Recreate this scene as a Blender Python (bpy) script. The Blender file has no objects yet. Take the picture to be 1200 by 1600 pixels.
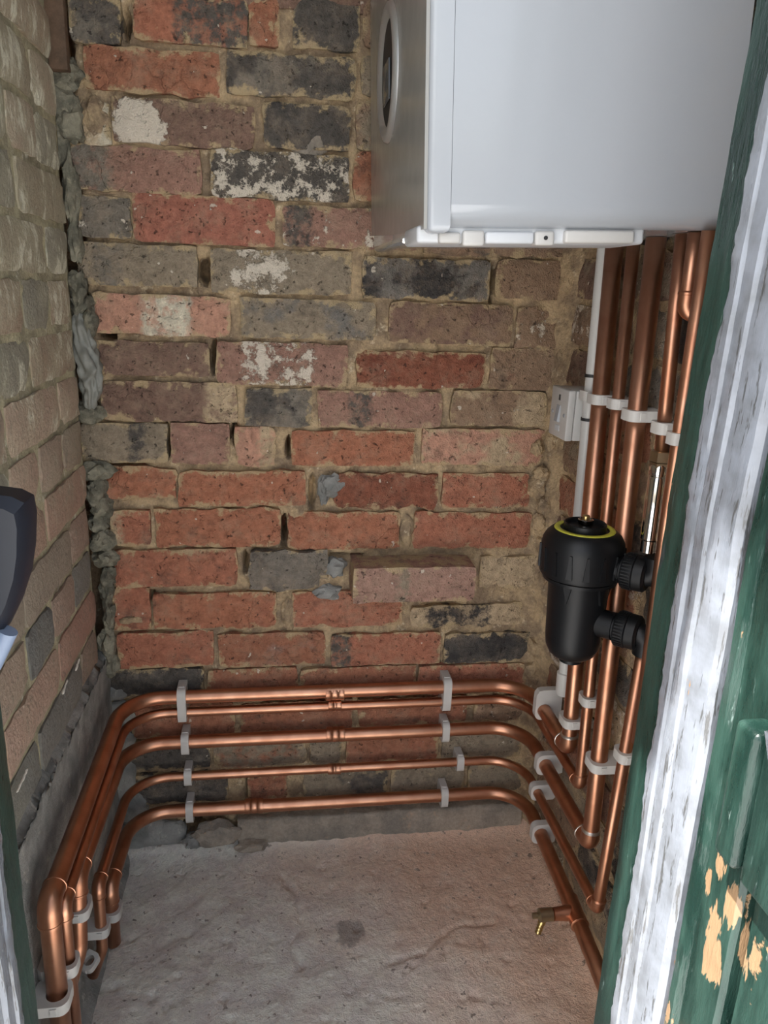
import bpy, math, random
from mathutils import Vector, Matrix, noise
random.seed(7)
scn = bpy.context.scene
COL = scn.collection

# ------------------------------------------------------------------ camera
F_PX = 1190.0
CAM = Vector((0.0, -1.28, 1.056))
RM = ((0.9902907525512772, -0.00559865478789448, 0.13889881380339697),
      (-0.13489385649263774, -0.2800963024692315, 0.9504471099559455),
      (0.03358381890089873, -0.9599555804346527, -0.2781320022945945))
cam_d = bpy.data.cameras.new('camera')
cam_d.sensor_fit = 'VERTICAL'
cam_d.sensor_height = 36.0
cam_d.sensor_width = 27.0
cam_d.lens = F_PX * 36.0 / 1600.0
cam_d.clip_start = 0.02
cam_d.clip_end = 200
cam = bpy.data.objects.new('camera', cam_d)
COL.objects.link(cam)
cam.matrix_world = Matrix(((RM[0][0], -RM[0][1], -RM[0][2], CAM.x),
                           (RM[1][0], -RM[1][1], -RM[1][2], CAM.y),
                           (RM[2][0], -RM[2][1], -RM[2][2], CAM.z),
                           (0, 0, 0, 1)))
scn.camera = cam

# ------------------------------------------------------------------ sky and exposure
world = bpy.data.worlds.new('sky')
scn.world = world
world.use_nodes = True
wn, wl = world.node_tree.nodes, world.node_tree.links
wn.clear()
sky = wn.new('ShaderNodeTexSky')
sky.sky_type = 'NISHITA'
sky.sun_disc = False
sky.sun_elevation = math.radians(48)
sky.sun_rotation = math.radians(250)
sky.dust_density = 2.5
hs = wn.new('ShaderNodeHueSaturation')
hs.inputs['Saturation'].default_value = 0.42
bg = wn.new('ShaderNodeBackground')
bg.inputs['Strength'].default_value = 0.42
wo = wn.new('ShaderNodeOutputWorld')
wl.new(sky.outputs[0], hs.inputs['Color'])
wl.new(hs.outputs[0], bg.inputs['Color'])
wl.new(bg.outputs[0], wo.inputs['Surface'])

sun_d = bpy.data.lights.new('sun', 'SUN')
sun_d.energy = 20.0
sun_d.angle = math.radians(0.6)
sun_d.color = (1.0, 0.96, 0.90)
sun = bpy.data.objects.new('sun', sun_d)
COL.objects.link(sun)
_e, _a = math.radians(65), math.radians(15)
sun.rotation_euler = Vector((math.cos(_e) * math.cos(_a), math.cos(_e) * math.sin(_a), -math.sin(_e))).to_track_quat('-Z', 'Y').to_euler()

scn.view_settings.view_transform = 'Standard'
scn.view_settings.look = 'None'
scn.view_settings.gamma = 1.0
scn.view_settings.use_curve_mapping = False
scn.view_settings.exposure = -0.04
scn.cycles.max_bounces = 8
scn.cycles.diffuse_bounces = 5

# ------------------------------------------------------------------ survey: a point of the photo laid on a plane of the room
def _ray(px, py):
    a, b = (px - 600.0) / F_PX, (py - 800.0) / F_PX
    return Vector([r[0] * a + r[1] * b + r[2] for r in RM])
def B(px, py, Y=0.0):
    r = _ray(px, py); return CAM + r * ((Y - CAM.y) / r.y)
def S(px, py, X):
    r = _ray(px, py); return CAM + r * ((X - CAM.x) / r.x)
def F(px, py, z=0.0):
    r = _ray(px, py); return CAM + r * ((z - CAM.z) / r.z)

XL = -0.305                                    # left wall
def XR(z): return 0.505 - 0.02 * (z - 0.3)     # right wall leans in at the top
def XP(z): return 0.470 - 0.02 * (z - 0.3)     # pipe axis on the right wall

# ------------------------------------------------------------------ colour and nodes
def lin(c):
    c /= 255.0
    return c / 12.92 if c <= 0.04045 else ((c + 0.055) / 1.055) ** 2.4
def pc(r, g, b, k=1.85):
    return tuple(min(0.85, lin(v) * k) for v in (r, g, b))
def bc(r, g, b, sat=0.76):      # fired clay: a little greyer than it looks by its own bounced light
    c = pc(r, g, b, 2.05); l = 0.35 * c[0] + 0.5 * c[1] + 0.15 * c[2]
    c = [l + (v - l) * sat for v in c]
    ch = (max(c) - min(c)) / max(c)
    return (c[0], c[1] * 0.985, c[2] * (0.99 - 0.22 * ch))

class NT:
    def __init__(s, name):
        s.m = bpy.data.materials.new(name); s.m.use_nodes = True
        s.t = s.m.node_tree; s.n = s.t.nodes; s.n.clear()
        s.out = s.n.new('ShaderNodeOutputMaterial')
        s.b = s.n.new('ShaderNodeBsdfPrincipled')
        s.t.links.new(s.b.outputs[0], s.out.inputs[0])
    def put(s, sock, v):
        if isinstance(v, bpy.types.NodeSocket): s.t.links.new(v, sock)
        elif v is not None:
            if isinstance(v, (tuple, list)) and len(v) == 3 and sock.type == 'RGBA': v = tuple(v) + (1,)
            sock.default_value = v
    def set(s, **k):
        for a, v in k.items(): s.put(s.b.inputs[a.replace('_', ' ')], v)
    def obj(s): return s.n.new('ShaderNodeTexCoord').outputs['Object']
    def pos(s): return s.n.new('ShaderNodeNewGeometry').outputs['Position']
    def normal(s): return s.n.new('ShaderNodeNewGeometry').outputs['Normal']
    def rnd(s): return s.n.new('ShaderNodeObjectInfo').outputs['Random']
    def attr(s, name):
        a = s.n.new('ShaderNodeAttribute'); a.attribute_type = 'OBJECT'; a.attribute_name = name
        return a
    def math(s, op, a, b=None, c=None, clamp=False):
        n = s.n.new('ShaderNodeMath'); n.operation = op; n.use_clamp = clamp
        for i, v in enumerate((a, b, c)):
            if v is not None: s.put(n.inputs[i], v)
        return n.outputs[0]
    def vec(s, op, a, b=None):
        n = s.n.new('ShaderNodeVectorMath'); n.operation = op
        s.put(n.inputs[0], a)
        if b is not None: s.put(n.inputs[1], b)
        return n.outputs['Value'] if op in ('LENGTH', 'DOT_PRODUCT', 'DISTANCE') else n.outputs[0]
    def sep(s, v):
        n = s.n.new('ShaderNodeSeparateXYZ'); s.put(n.inputs[0], v); return n.outputs
    def comb(s, x, y, z):
        n = s.n.new('ShaderNodeCombineXYZ')
        for i, v in enumerate((x, y, z)): s.put(n.inputs[i], v)
        return n.outputs[0]
    def noise(s, v, scale, detail=4, rough=0.55, dist=0.0):
        n = s.n.new('ShaderNodeTexNoise')
        s.put(n.inputs['Vector'], v); n.inputs['Scale'].default_value = scale
        n.inputs['Detail'].default_value = detail; n.inputs['Roughness'].default_value = rough
        n.inputs['Distortion'].default_value = dist
        return n.outputs['Fac']
    def voro(s, v, scale, feature='F1'):
        n = s.n.new('ShaderNodeTexVoronoi'); n.feature = feature
        s.put(n.inputs['Vector'], v); n.inputs['Scale'].default_value = scale
        return n.outputs['Distance']
    def ss(s, v, a, b, lo=0.0, hi=1.0):
        n = s.n.new('ShaderNodeMapRange'); n.interpolation_type = 'SMOOTHSTEP'
        s.put(n.inputs[0], v); s.put(n.inputs[1], a); s.put(n.inputs[2], b)
        s.put(n.inputs[3], lo); s.put(n.inputs[4], hi)
        return n.outputs[0]
    def mix(s, f, a, b, mode='MIX'):
        n = s.n.new('ShaderNodeMix'); n.data_type = 'RGBA'; n.blend_type = mode
        s.put(n.inputs[0], f); s.put(n.inputs[6], a); s.put(n.inputs[7], b)
        return n.outputs[2]
    def bump(s, h, strength=0.5, dist=0.002, nrm=None):
        n = s.n.new('ShaderNodeBump'); n.inputs['Strength'].default_value = strength
        n.inputs['Distance'].default_value = dist
        s.put(n.inputs['Height'], h)
        if nrm is not None: s.put(n.inputs['Normal'], nrm)
        return n.outputs[0]
    def scale(s, v, k): return s.vec('MULTIPLY', v, k)

MORTAR = pc(142, 125, 96)

def mat_brick():
    t = NT('brick_clay')
    o = t.obj(); r = t.rnd()
    seed = t.comb(t.math('MULTIPLY', r, 41.3), t.math('MULTIPLY', r, 17.7), t.math('MULTIPLY', r, 29.1))
    v = t.vec('ADD', o, seed)
    x, y, z = t.sep(o)
    c1 = t.attr('c1').outputs['Color']; c2 = t.attr('c2').outputs['Color']
    pm = t.sep(t.attr('prm').outputs['Vector'])       # mix, band centre, band half width
    wt = t.sep(t.attr('wht').outputs['Vector'])       # white amount, centre x, centre z
    dm = t.sep(t.attr('dim').outputs['Vector'])       # half length, half height, white radius
    nb = t.noise(v, 16, 5, 0.6)
    nf = t.noise(v, 90, 4, 0.65)
    nff = t.noise(v, 420, 2, 0.6)
    m2 = t.ss(t.math('ADD', nb, t.math('SUBTRACT', pm[0], 0.5)), 0.44, 0.58)
    bd = t.math('ADD', t.math('ABSOLUTE', t.math('SUBTRACT', x, pm[1])), t.math('MULTIPLY', t.math('SUBTRACT', nf, 0.5), 0.03))
    band = t.math('SUBTRACT', 1.0, t.ss(bd, t.math('SUBTRACT', pm[2], 0.006), t.math('ADD', pm[2], 0.006)))
    band = t.math('MULTIPLY', band, t.ss(t.noise(v, 55, 5, 0.7), 0.38, 0.56, 0.25, 1.0))
    m2 = t.math('MAXIMUM', m2, band)
    col = t.mix(m2, c1, c2)
    col = t.mix(1.0, col, t.mix(nf, (0.35, 0.35, 0.35), (1.65, 1.65, 1.65)), 'MULTIPLY')
    # fired dark specks and pits
    pit = t.ss(t.noise(v, 130, 3, 0.6), 0.62, 0.70)
    col = t.mix(t.math('MULTIPLY', pit, 0.7), col, (0.02, 0.016, 0.014))
    # sandy smear of mortar along the arrises
    ed = t.math('MINIMUM', t.math('SUBTRACT', dm[0], t.math('ABSOLUTE', x)), t.math('SUBTRACT', dm[1], t.math('ABSOLUTE', z)))
    ne = t.noise(v, 38, 5, 0.65)
    em = t.math('SUBTRACT', 1.0, t.ss(t.math('ADD', ed, t.math('MULTIPLY', t.math('SUBTRACT', ne, 0.45), 0.075)), 0.0, 0.009))
    col = t.mix(t.math('MULTIPLY', em, 0.85), col, MORTAR)
    soot = t.ss(t.noise(v, 20, 5, 0.7), 0.55, 0.75)
    col = t.mix(t.math('MULTIPLY', soot, 0.6), col, pc(54, 47, 42))
    dust = t.ss(t.noise(v, 26, 7, 0.75), 0.44, 0.72)
    col = t.mix(t.math('MULTIPLY', dust, 0.32), col, pc(132, 116, 98))
    # hairline cracks in the fired face
    vd = t.vec('ADD', v, t.comb(t.math('MULTIPLY', nb, 0.05), 0.0, t.math('MULTIPLY', nf, 0.02)))
    ck = t.ss(t.voro(vd, 24, 'DISTANCE_TO_EDGE'), 0.0, 0.035, 1.0, 0.0)
    ck = t.math('MULTIPLY', ck, t.ss(t.noise(v, 14, 2, 0.5), 0.52, 0.62))
    col = t.mix(t.math('MULTIPLY', ck, 0.22), col, (0.03, 0.024, 0.02))
    # lime splashes
    nw = t.noise(v, 34, 6, 0.78)
    thr = t.math('SUBTRACT', 0.80, t.math('MULTIPLY', wt[0], 0.30))
    dx = t.math('SUBTRACT', x, wt[1]); dz = t.math('SUBTRACT', z, wt[2])
    dd = t.math('SQRT', t.math('ADD', t.math('MULTIPLY', dx, dx), t.math('MULTIPLY', dz, dz)))
    dd = t.math('DIVIDE', dd, dm[2])
    wm = t.ss(t.math('SUBTRACT', nw, t.math('MULTIPLY', t.math('MAXIMUM', t.math('SUBTRACT', dd, 0.45), 0.0), 0.8)), thr, t.math('ADD', thr, 0.05))
    spk = t.ss(t.noise(v, 75, 2, 0.4), 0.735, 0.755)
    wm = t.math('MAXIMUM', wm, t.math('MULTIPLY', spk, 0.8))
    col = t.mix(t.math('MULTIPLY', wm, 0.9), col, pc(168, 159, 145))
    h = t.math('ADD', t.math('MULTIPLY', nb, 1.2), t.math('ADD', t.math('MULTIPLY', nf, 0.9), t.math('MULTIPLY', nff, 0.55)))
    h = t.math('SUBTRACT', h, t.math('MULTIPLY', pit, 0.5))
    h = t.math('SUBTRACT', t.math('ADD', h, t.math('MULTIPLY', wm, 0.3)), t.math('MULTIPLY', ck, 0.25))
    t.set(Base_Color=col, Roughness=0.9, Normal=t.bump(h, 0.9, 0.0055))
    t.b.inputs['Specular IOR Level'].default_value = 0.25
    return t.m

def mat_whitewash():
    t = NT('brick_limewashed')
    p = t.pos()
    c1 = t.attr('c1').outputs['Color']
    lime = t.attr('wht').outputs['Fac']
    st = t.scale(p, (1.0, 1.0, 0.40))
    n1 = t.noise(st, 48, 8, 0.75, 0.2)
    n2 = t.noise(st, 150, 5, 0.7)
    n3 = t.noise(p, 16, 4, 0.6)
    nf = t.noise(p, 190, 4, 0.6)
    col = t.mix(1.0, c1, t.mix(nf, (0.6, 0.6, 0.6), (1.4, 1.4, 1.4)), 'MULTIPLY')
    col = t.mix(t.ss(n2, 0.5, 0.68, 0, 0.6), col, pc(74, 70, 66))
    thin = t.math('MULTIPLY', lime, 0.78)
    col = t.mix(t.math('MULTIPLY', t.ss(n3, 0.3, 0.7, 0.5, 1.0), thin), col, pc(142, 138, 118))
    m = t.math('ADD', n1, t.math('MULTIPLY', t.math('SUBTRACT', n3, 0.5), 0.6))
    thr = t.math('SUBTRACT', 0.82, t.math('MULTIPLY', lime, 0.34))
    wm = t.ss(m, thr, t.math('ADD', thr, 0.14))
    col = t.mix(t.math('MULTIPLY', wm, 0.85), col, pc(168, 166, 150))
    h = t.math('ADD', t.math('MULTIPLY', n1, 0.9), t.math('ADD', t.math('MULTIPLY', n2, 0.6), nf))
    t.set(Base_Color=col, Roughness=0.92, Normal=t.bump(h, 0.7, 0.004))
    t.b.inputs['Specular IOR Level'].default_value = 0.2
    return t.m

def mat_rough(name, a, b, c=None, sc=18, bump=0.7, dist=0.004, rough=0.95, fine=160):
    t = NT(name)
    p = t.pos()
    n1 = t.noise(p, sc, 6, 0.65); n2 = t.noise(p, fine, 5, 0.7)
    col = t.mix(t.ss(n1, 0.38, 0.62), a, b)
    if c: col = t.mix(t.ss(t.noise(p, sc * 2.3, 5, 0.7), 0.58, 0.72, 0, 0.8), col, c)
    col = t.mix(1.0, col, t.mix(n2, (0.55, 0.55, 0.55), (1.4, 1.4, 1.4)), 'MULTIPLY')
    t.set(Base_Color=col, Roughness=rough, Normal=t.bump(t.math('ADD', n1, t.math('MULTIPLY', n2, 0.8)), bump, dist))
    t.b.inputs['Specular IOR Level'].default_value = 0.2
    return t.m

def mat_floor():
    t = NT('worn_concrete')
    p = t.pos()
    x, y, z = t.sep(p)
    n0 = t.noise(p, 5, 4, 0.6); n1 = t.noise(p, 22, 6, 0.68); n2 = t.noise(p, 130, 5, 0.7); n3 = t.noise(p, 480, 2, 0.6)
    grey = t.mix(t.ss(n1, 0.35, 0.65), pc(166, 159, 153), pc(188, 178, 168))
    dustc = pc(174, 142, 119)
    # brick dust lies along the right-hand and back sides, where the wall was drilled
    dm = t.math('ADD', t.math('ADD', t.math('MULTIPLY', x, 1.1), t.math('MULTIPLY', y, 0.6)), t.math('MULTIPLY', n0, 0.7))
    col = t.mix(t.ss(dm, 0.12, 0.75, 0, 0.85), grey, dustc)
    col = t.mix(1.0, col, t.mix(n2, (0.65, 0.65, 0.65), (1.3, 1.3, 1.3)), 'MULTIPLY')
    spot = t.ss(t.noise(p, 75, 3, 0.5), 0.655, 0.70, 0, 0.75)
    col = t.mix(spot, col, pc(84, 72, 64))
    col = t.mix(t.ss(t.noise(p, 38, 7, 0.75), 0.54, 0.66, 0, 0.4), col, pc(176, 164, 152))
    # one darker cement repair
    c = F(545, 1457)
    d = t.vec('DISTANCE', p, tuple(c))
    d = t.math('ADD', d, t.math('MULTIPLY', t.math('SUBTRACT', t.noise(p, 45, 4, 0.6), 0.5), 0.05))
    col = t.mix(t.ss(d, 0.022, 0.030, 0.75, 0.0), col, pc(112, 104, 98))
    h = t.math('ADD', t.math('MULTIPLY', n1, 1.6), t.math('ADD', n2, t.math('MULTIPLY', n3, 0.4)))
    t.set(Base_Color=col, Roughness=t.ss(n1, 0.3, 0.7, 0.55, 0.8), Normal=t.bump(h, 0.8, 0.005))
    t.b.inputs['Specular IOR Level'].default_value = 0.35
    return t.m

def mat_copper():
    t = NT('bright_copper')
    p = t.pos()
    n = t.noise(p, 26, 3, 0.5)
    col = t.mix(t.ss(n, 0.35, 0.7), (0.58, 0.30, 0.19), (0.48, 0.225, 0.135))
    t.set(Base_Color=col, Metallic=1.0, Roughness=t.ss(n, 0.3, 0.7, 0.33, 0.40))
    return t.m

def mat_plain(name, col, rough=0.4, metal=0.0, spec=0.5, coat=0.0, nz=0.0, bump=0.0, sc=80):
    t = NT(name)
    p = t.pos(); n = t.noise(p, sc, 4, 0.6)
    c = t.mix(n, tuple(v * (1 - nz) for v in col), tuple(min(1, v * (1 + nz)) for v in col))
    t.set(Base_Color=c, Roughness=rough, Metallic=metal)
    t.b.inputs['Specular IOR Level'].default_value = spec
    t.b.inputs['Coat Weight'].default_value = coat
    t.b.inputs['Coat Roughness'].default_value = 0.08
    if bump: t.set(Normal=t.bump(n, bump, 0.001))
    return t.m

def mat_green(name, lim):
    t = NT(name)
    p = t.pos()
    st = t.scale(p, (1, 1, 0.2))
    n1 = t.noise(st, 40, 5, 0.65); n2 = t.noise(p, 30, 5, 0.6); n3 = t.noise(st, 150, 4, 0.7)
    kk = 1.0 if lim > .85 else 1.1  # outer green mixed a touch lighter: dappled sunlight put into the colour
    col = t.mix(t.ss(n1, 0.35, 0.65), pc(20, 40, 35, kk), pc(38, 62, 55, kk))
    col = t.mix(t.ss(n3, 0.64, 0.74, 0, 0.55), col, pc(120, 138, 134, 1.3))
    pl = t.math('ADD', t.noise(st, 22, 4, 0.55), t.math('MULTIPLY', n2, 0.35))
    peel = t.ss(pl, lim, lim + 0.015)
    col = t.mix(peel, col, pc(180, 148, 114, .6))
    for px, py, r in ((1112, 1492, .013), (1120, 1440, .009), (1138, 1420, .010), (1108, 1372, .008), (1152, 1490, .008), (1126, 1352, .007)):
        q = t.scale(t.vec('SUBTRACT', p, tuple(S(px, py, .331))), (0.3, 1.0, 0.42))
        d = t.math('ADD', t.vec('LENGTH', q), t.math('MULTIPLY', t.math('SUBTRACT', t.noise(st, 90, 4, 0.6), 0.5), 0.03))
        if lim < .85:
            pk = t.ss(d, r * .8, r * .8 + .001, 1.0, 0.0); peel = t.math('MAXIMUM', peel, pk); col = t.mix(pk, col, pc(180, 148, 114, .6))
    dark = t.ss(t.noise(st, 75, 3, 0.6), 0.68, 0.72, 0, 0.8)
    col = t.mix(dark, col, pc(28, 32, 34))
    h = t.math('SUBTRACT', t.math('ADD', n3, t.math('MULTIPLY', n1, 1.2)), t.math('MULTIPLY', peel, 0.8))
    t.set(Base_Color=col, Roughness=t.ss(n1, 0.3, 0.7, 0.24, 0.42), Normal=t.bump(h, 0.35, 0.003))
    return t.m

def mat_whitepaint():
    t = NT('old_white_gloss_paint')
    p = t.pos()
    st = t.scale(p, (1, 1, 0.10))
    n1 = t.noise(st, 60, 5, 0.65); n2 = t.noise(st, 170, 4, 0.7); n3 = t.noise(p, 26, 4, 0.6)
    col = t.mix(t.ss(n3, 0.35, 0.7), pc(158, 165, 176, .66), pc(132, 137, 144, .66))
    col = t.mix(t.ss(n2, 0.575, 0.63, 0, 0.8), col, pc(70, 70, 68, 1))
    pl = t.math('ADD', t.noise(st, 34, 4, 0.5), t.math('MULTIPLY', n3, 0.3))
    col = t.mix(t.ss(pl, 0.86, 0.88), col, pc(150, 112, 70, 1.2))
    h = t.math('ADD', n1, t.math('MULTIPLY', n2, 0.6))
    t.set(Base_Color=col, Roughness=t.ss(n1, 0.3, 0.7, 0.14, 0.3), Normal=t.bump(h, 0.25, 0.003))
    t.b.inputs['Coat Weight'].default_value = 0.25
    return t.m

def mat_boiler_glass():
    t = NT('grey_glossy_panel')
    p = t.pos(); n = t.noise(p, 40, 3, 0.5)
    t.set(Base_Color=pc(114, 113, 109), Roughness=t.ss(n, 0.3, 0.7, 0.16, 0.24), Metallic=0.0)
    t.b.inputs['Specular IOR Level'].default_value = 0.5
    return t.m

M = dict(
    brick=mat_brick(), wash=mat_whitewash(), floor=mat_floor(), copper=mat_copper(),
    mortar=mat_rough('sandy_lime_mortar', pc(156, 136, 107), pc(116, 100, 82), pc(178, 165, 140), 22, 1.0, 0.007),
    sidemortar=mat_rough('dirty_mortar', pc(142, 136, 112), pc(112, 107, 90), pc(176, 172, 158), 16, 0.8, 0.004),
    cement=mat_rough('grey_cement', pc(120, 119, 115), pc(96, 96, 93), pc(144, 140, 132), 20, 0.8, 0.004),
    upstand=mat_rough('cement_skirting', pc(128, 118, 106), pc(104, 98, 90), pc(142, 120, 100), 14, 0.8, 0.004),
    rubble=mat_rough('cement_rubble', pc(112, 108, 94), pc(82, 80, 70), pc(130, 124, 106), 30, 0.9, 0.005),
    dark=mat_rough('dark_cavity', pc(34, 34, 34), pc(22, 22, 22), None, 20, 0.5, 0.003),
    plaster=mat_plain('ceiling_boards', pc(150, 144, 132), 0.8, nz=0.1),
    outer=mat_rough('outer_brickwork', pc(140, 92, 74), pc(118, 80, 66), None, 9),
    ground=mat_rough('paving', pc(158, 159, 160), pc(145, 146, 147), None, 6),
    clip=mat_plain('white_clip_plastic', pc(174, 171, 166, 1.3), 0.45, nz=0.05),
    white=mat_plain('white_plastic', pc(172, 170, 166, 1.25), 0.35, nz=0.03),
    case=mat_plain('white_enamel_casing', (0.37, 0.39, 0.415), 0.18, coat=0.5, nz=0.01),
    glass=mat_boiler_glass(),
    tray=mat_plain('pale_grey_plastic', pc(150, 152, 154), 0.4, nz=0.04),
    silver=mat_plain('silver_bezel', (0.55, 0.56, 0.56), 0.35, metal=0.7),
    black=mat_plain('black_plastic', (0.005, 0.0055, 0.0065), 0.42, spec=0.32, nz=0.1, bump=0.05),
    blackdull=mat_plain('black_rubber', (0.012, 0.012, 0.012), 0.6),
    lcd=mat_plain('dark_display', (0.06, 0.065, 0.07), 0.15),
    yellow=mat_plain('yellow_ring_print', (0.50, 0.47, 0.05), 0.4, nz=0.25, sc=260),
    brass=mat_plain('brass', (0.62, 0.47, 0.20), 0.3, metal=1.0, nz=0.1),
    olive=mat_plain('dull_brass', (0.42, 0.36, 0.24), 0.35, metal=1.0, nz=0.1),
    chrome=mat_plain('chrome', (0.62, 0.60, 0.56), 0.07, metal=1.0),
    wood=mat_rough('brown_timber', pc(92, 74, 60, 1.3), pc(76, 62, 50, 1.3), None, 24, 0.4, 0.002, 0.7),
    green=mat_green('peeling_green_paint', 0.835), lining=mat_green('scuffed_green_paint', 0.89), wpaint=mat_whitepaint(),
    navy=mat_plain('navy_paint', pc(20, 24, 34, 1.0), 0.45, nz=0.2, bump=0.1, sc=40),
    pale=mat_plain('pale_blue_paint', pc(116, 130, 152, 1.0), 0.4, nz=0.1),
    bag=mat_plain('grey_crumpled_plastic', pc(98, 98, 92), 0.5, nz=0.3, bump=0.6, sc=70),
    leaf=mat_plain('leaf_green', (0.06, 0.12, 0.03), 0.5, nz=0.3),
    limewhite=mat_plain('lime_mortar', pc(176, 172, 162), 0.9, nz=0.15),
    solder=mat_plain('solder', (0.62, 0.58, 0.54), 0.35, metal=1.0),
)

# ------------------------------------------------------------------ builders
def link(o, parent=None):
    COL.objects.link(o)
    if parent is not None: o.parent = parent
    return o
def mesh(name, vs, fs, mat, parent=None, smooth=True, loc=None, angle=None):
    me = bpy.data.meshes.new(name)
    me.from_pydata([tuple(v) for v in vs], [], fs)
    me.materials.append(M[mat] if isinstance(mat, str) else mat)
    me.validate(); me.update()
    if smooth:
        me.polygons.foreach_set('use_smooth', [True] * len(me.polygons))
        if angle: me.set_sharp_from_angle(angle=math.radians(angle))
    o = bpy.data.objects.new(name, me)
    if loc is not None: o.location = loc
    return link(o, parent)
def empty(name, loc=(0, 0, 0), rot=(0, 0, 0)):
    o = bpy.data.objects.new(name, None); o.location = loc; o.rotation_euler = rot
    o.empty_display_size = 0.05
    return link(o)
def tag(o, label, cat, group=None):
    o['label'] = label; o['category'] = cat
    if group: o['group'] = group
    return o
def struct(o, label=None):
    o['kind'] = 'structure'
    if label: o['label'] = label
    return o

class MB:                       # a small collector: several shapes joined into one mesh
    def __init__(s): s.v = []; s.f = []
    def add(s, vs, fs):
        k = len(s.v); s.v += [Vector(v) for v in vs]; s.f += [tuple(i + k for i in f) for f in fs]; return s
    def build(s, name, mat, parent=None, smooth=True, angle=35, origin=None):
        vs = s.v
        if origin is not None: vs = [v - Vector(origin) for v in vs]
        return mesh(name, vs, s.f, mat, parent, smooth, origin, angle)

def box(x0, x1, y0, y1, z0, z1, bev=0.0):
    if bev <= 0:
        vs = [(x, y, z) for x in (x0, x1) for y in (y0, y1) for z in (z0, z1)]
        return vs, [(0, 1, 3, 2), (4, 6, 7, 5), (0, 4, 5, 1), (2, 3, 7, 6), (0, 2, 6, 4), (1, 5, 7, 3)]
    # chamfered box
    b = bev; vs = []; 
    for z, i in ((z0, b), (z0 + b, 0), (z1 - b, 0), (z1, b)):
        c = b if i == 0 else b
        xs0, xs1, ys0, ys1 = x0 + i, x1 - i, y0 + i, y1 - i
        vs += [(xs0 + c, ys0, z), (xs1 - c, ys0, z), (xs1, ys0 + c, z), (xs1, ys1 - c, z),
               (xs1 - c, ys1, z), (xs0 + c, ys1, z), (xs0, ys1 - c, z), (xs0, ys0 + c, z)]
    fs = [tuple(range(7, -1, -1)), tuple(range(24, 32))]
    for k in range(3):
        for i in range(8):
            j = (i + 1) % 8
            fs.append((k * 8 + i, k * 8 + j, k * 8 + 8 + j, k * 8 + 8 + i))
    return vs, fs

def frame_of(d):
    d = Vector(d).normalized()
    u = d.orthogonal().normalized()
    return d, u, d.cross(u)

def fillet(pts, r, n=8):
    pts = [Vector(p) for p in pts]; out = [pts[0]]
    for i in range(1, len(pts) - 1):
        a, b, c = pts[i - 1], pts[i], pts[i + 1]
        d1 = (a - b).normalized(); d2 = (c - b).normalized()
        ang = d1.angle(d2)
        rr = r[i - 1] if isinstance(r, (list, tuple)) else r
        if rr <= 0 or ang > 3.1: out.append(b); continue
        t = min(rr / math.tan(ang / 2), (a - b).length * 0.95, (c - b).length * 0.95)
        rr = t * math.tan(ang / 2)
        cen = b + (d1 + d2).normalized() * (rr / math.sin(ang / 2))
        p1 = b + d1 * t - cen; p2 = b + d2 * t - cen
        tot = p1.angle(p2); ax = p1.cross(p2).normalized()
        for k in range(n + 1):
            out.append(cen + Matrix.Rotation(tot * k / n, 3, ax) @ p1)
    out.append(pts[-1]); return out

def tube(path, r, seg=20, cap=True, radii=None):
    path = [Vector(p) for p in path]; vs = []; fs = []
    n = len(path)
    tg = []
    for i in range(n):
        a = path[max(i - 1, 0)]; b = path[min(i + 1, n - 1)]; tg.append((b - a).normalized())
    u = tg[0].orthogonal().normalized()
    for i in range(n):
        if i: 
            q = tg[i - 1].rotation_difference(tg[i]); u = q @ u
        u = (u - tg[i] * u.dot(tg[i])).normalized(); w = tg[i].cross(u)
        rr = radii[i] if radii else r
        for k in range(seg):
            a = 2 * math.pi * k / seg
            vs.append(path[i] + (u * math.cos(a) + w * math.sin(a)) * rr)
    for i in range(n - 1):
        for k in range(seg):
            j = (k + 1) % seg
            fs.append((i * seg + k, i * seg + j, (i + 1) * seg + j, (i + 1) * seg + k))
    if cap:
        fs.append(tuple(range(seg - 1, -1, -1))); fs.append(tuple(range((n - 1) * seg, n * seg)))
    return vs, fs

def lathe(origin, axis, prof, seg=32):          # prof: (distance along axis, radius)
    d, u, w = frame_of(axis); o = Vector(origin); vs = []; fs = []
    for (h, r) in prof:
        for k in range(seg):
            a = 2 * math.pi * k / seg
            vs.append(o + d * h + (u * math.cos(a) + w * math.sin(a)) * max(r, 1e-5))
    for i in range(len(prof) - 1):
        for k in range(seg):
            j = (k + 1) % seg
            fs.append((i * seg + k, i * seg + j, (i + 1) * seg + j, (i + 1) * seg + k))
    fs.append(tuple(range(seg - 1, -1, -1))); fs.append(tuple(range((len(prof) - 1) * seg, len(prof) * seg)))
    return vs, fs

def prism(poly, ext):                            # poly: 3-D outline, ext: extrusion vector
    n = len(poly); vs = [Vector(p) for p in poly] + [Vector(p) + Vector(ext) for p in poly]
    fs = [tuple(range(n - 1, -1, -1)), tuple(range(n, 2 * n))]
    for i in range(n):
        j = (i + 1) % n; fs.append((i, j, n + j, n + i))
    return vs, fs

def nz(p, s, seed=0.0):
    return noise.noise(Vector((p[0] * s + seed, p[1] * s + seed * 0.37, p[2] * s - seed * 0.71)))
def fbm(p, s, seed=0.0):
    return nz(p, s, seed) + 0.5 * nz(p, s * 2.1, seed + 5) + 0.25 * nz(p, s * 4.3, seed + 9)

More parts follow.
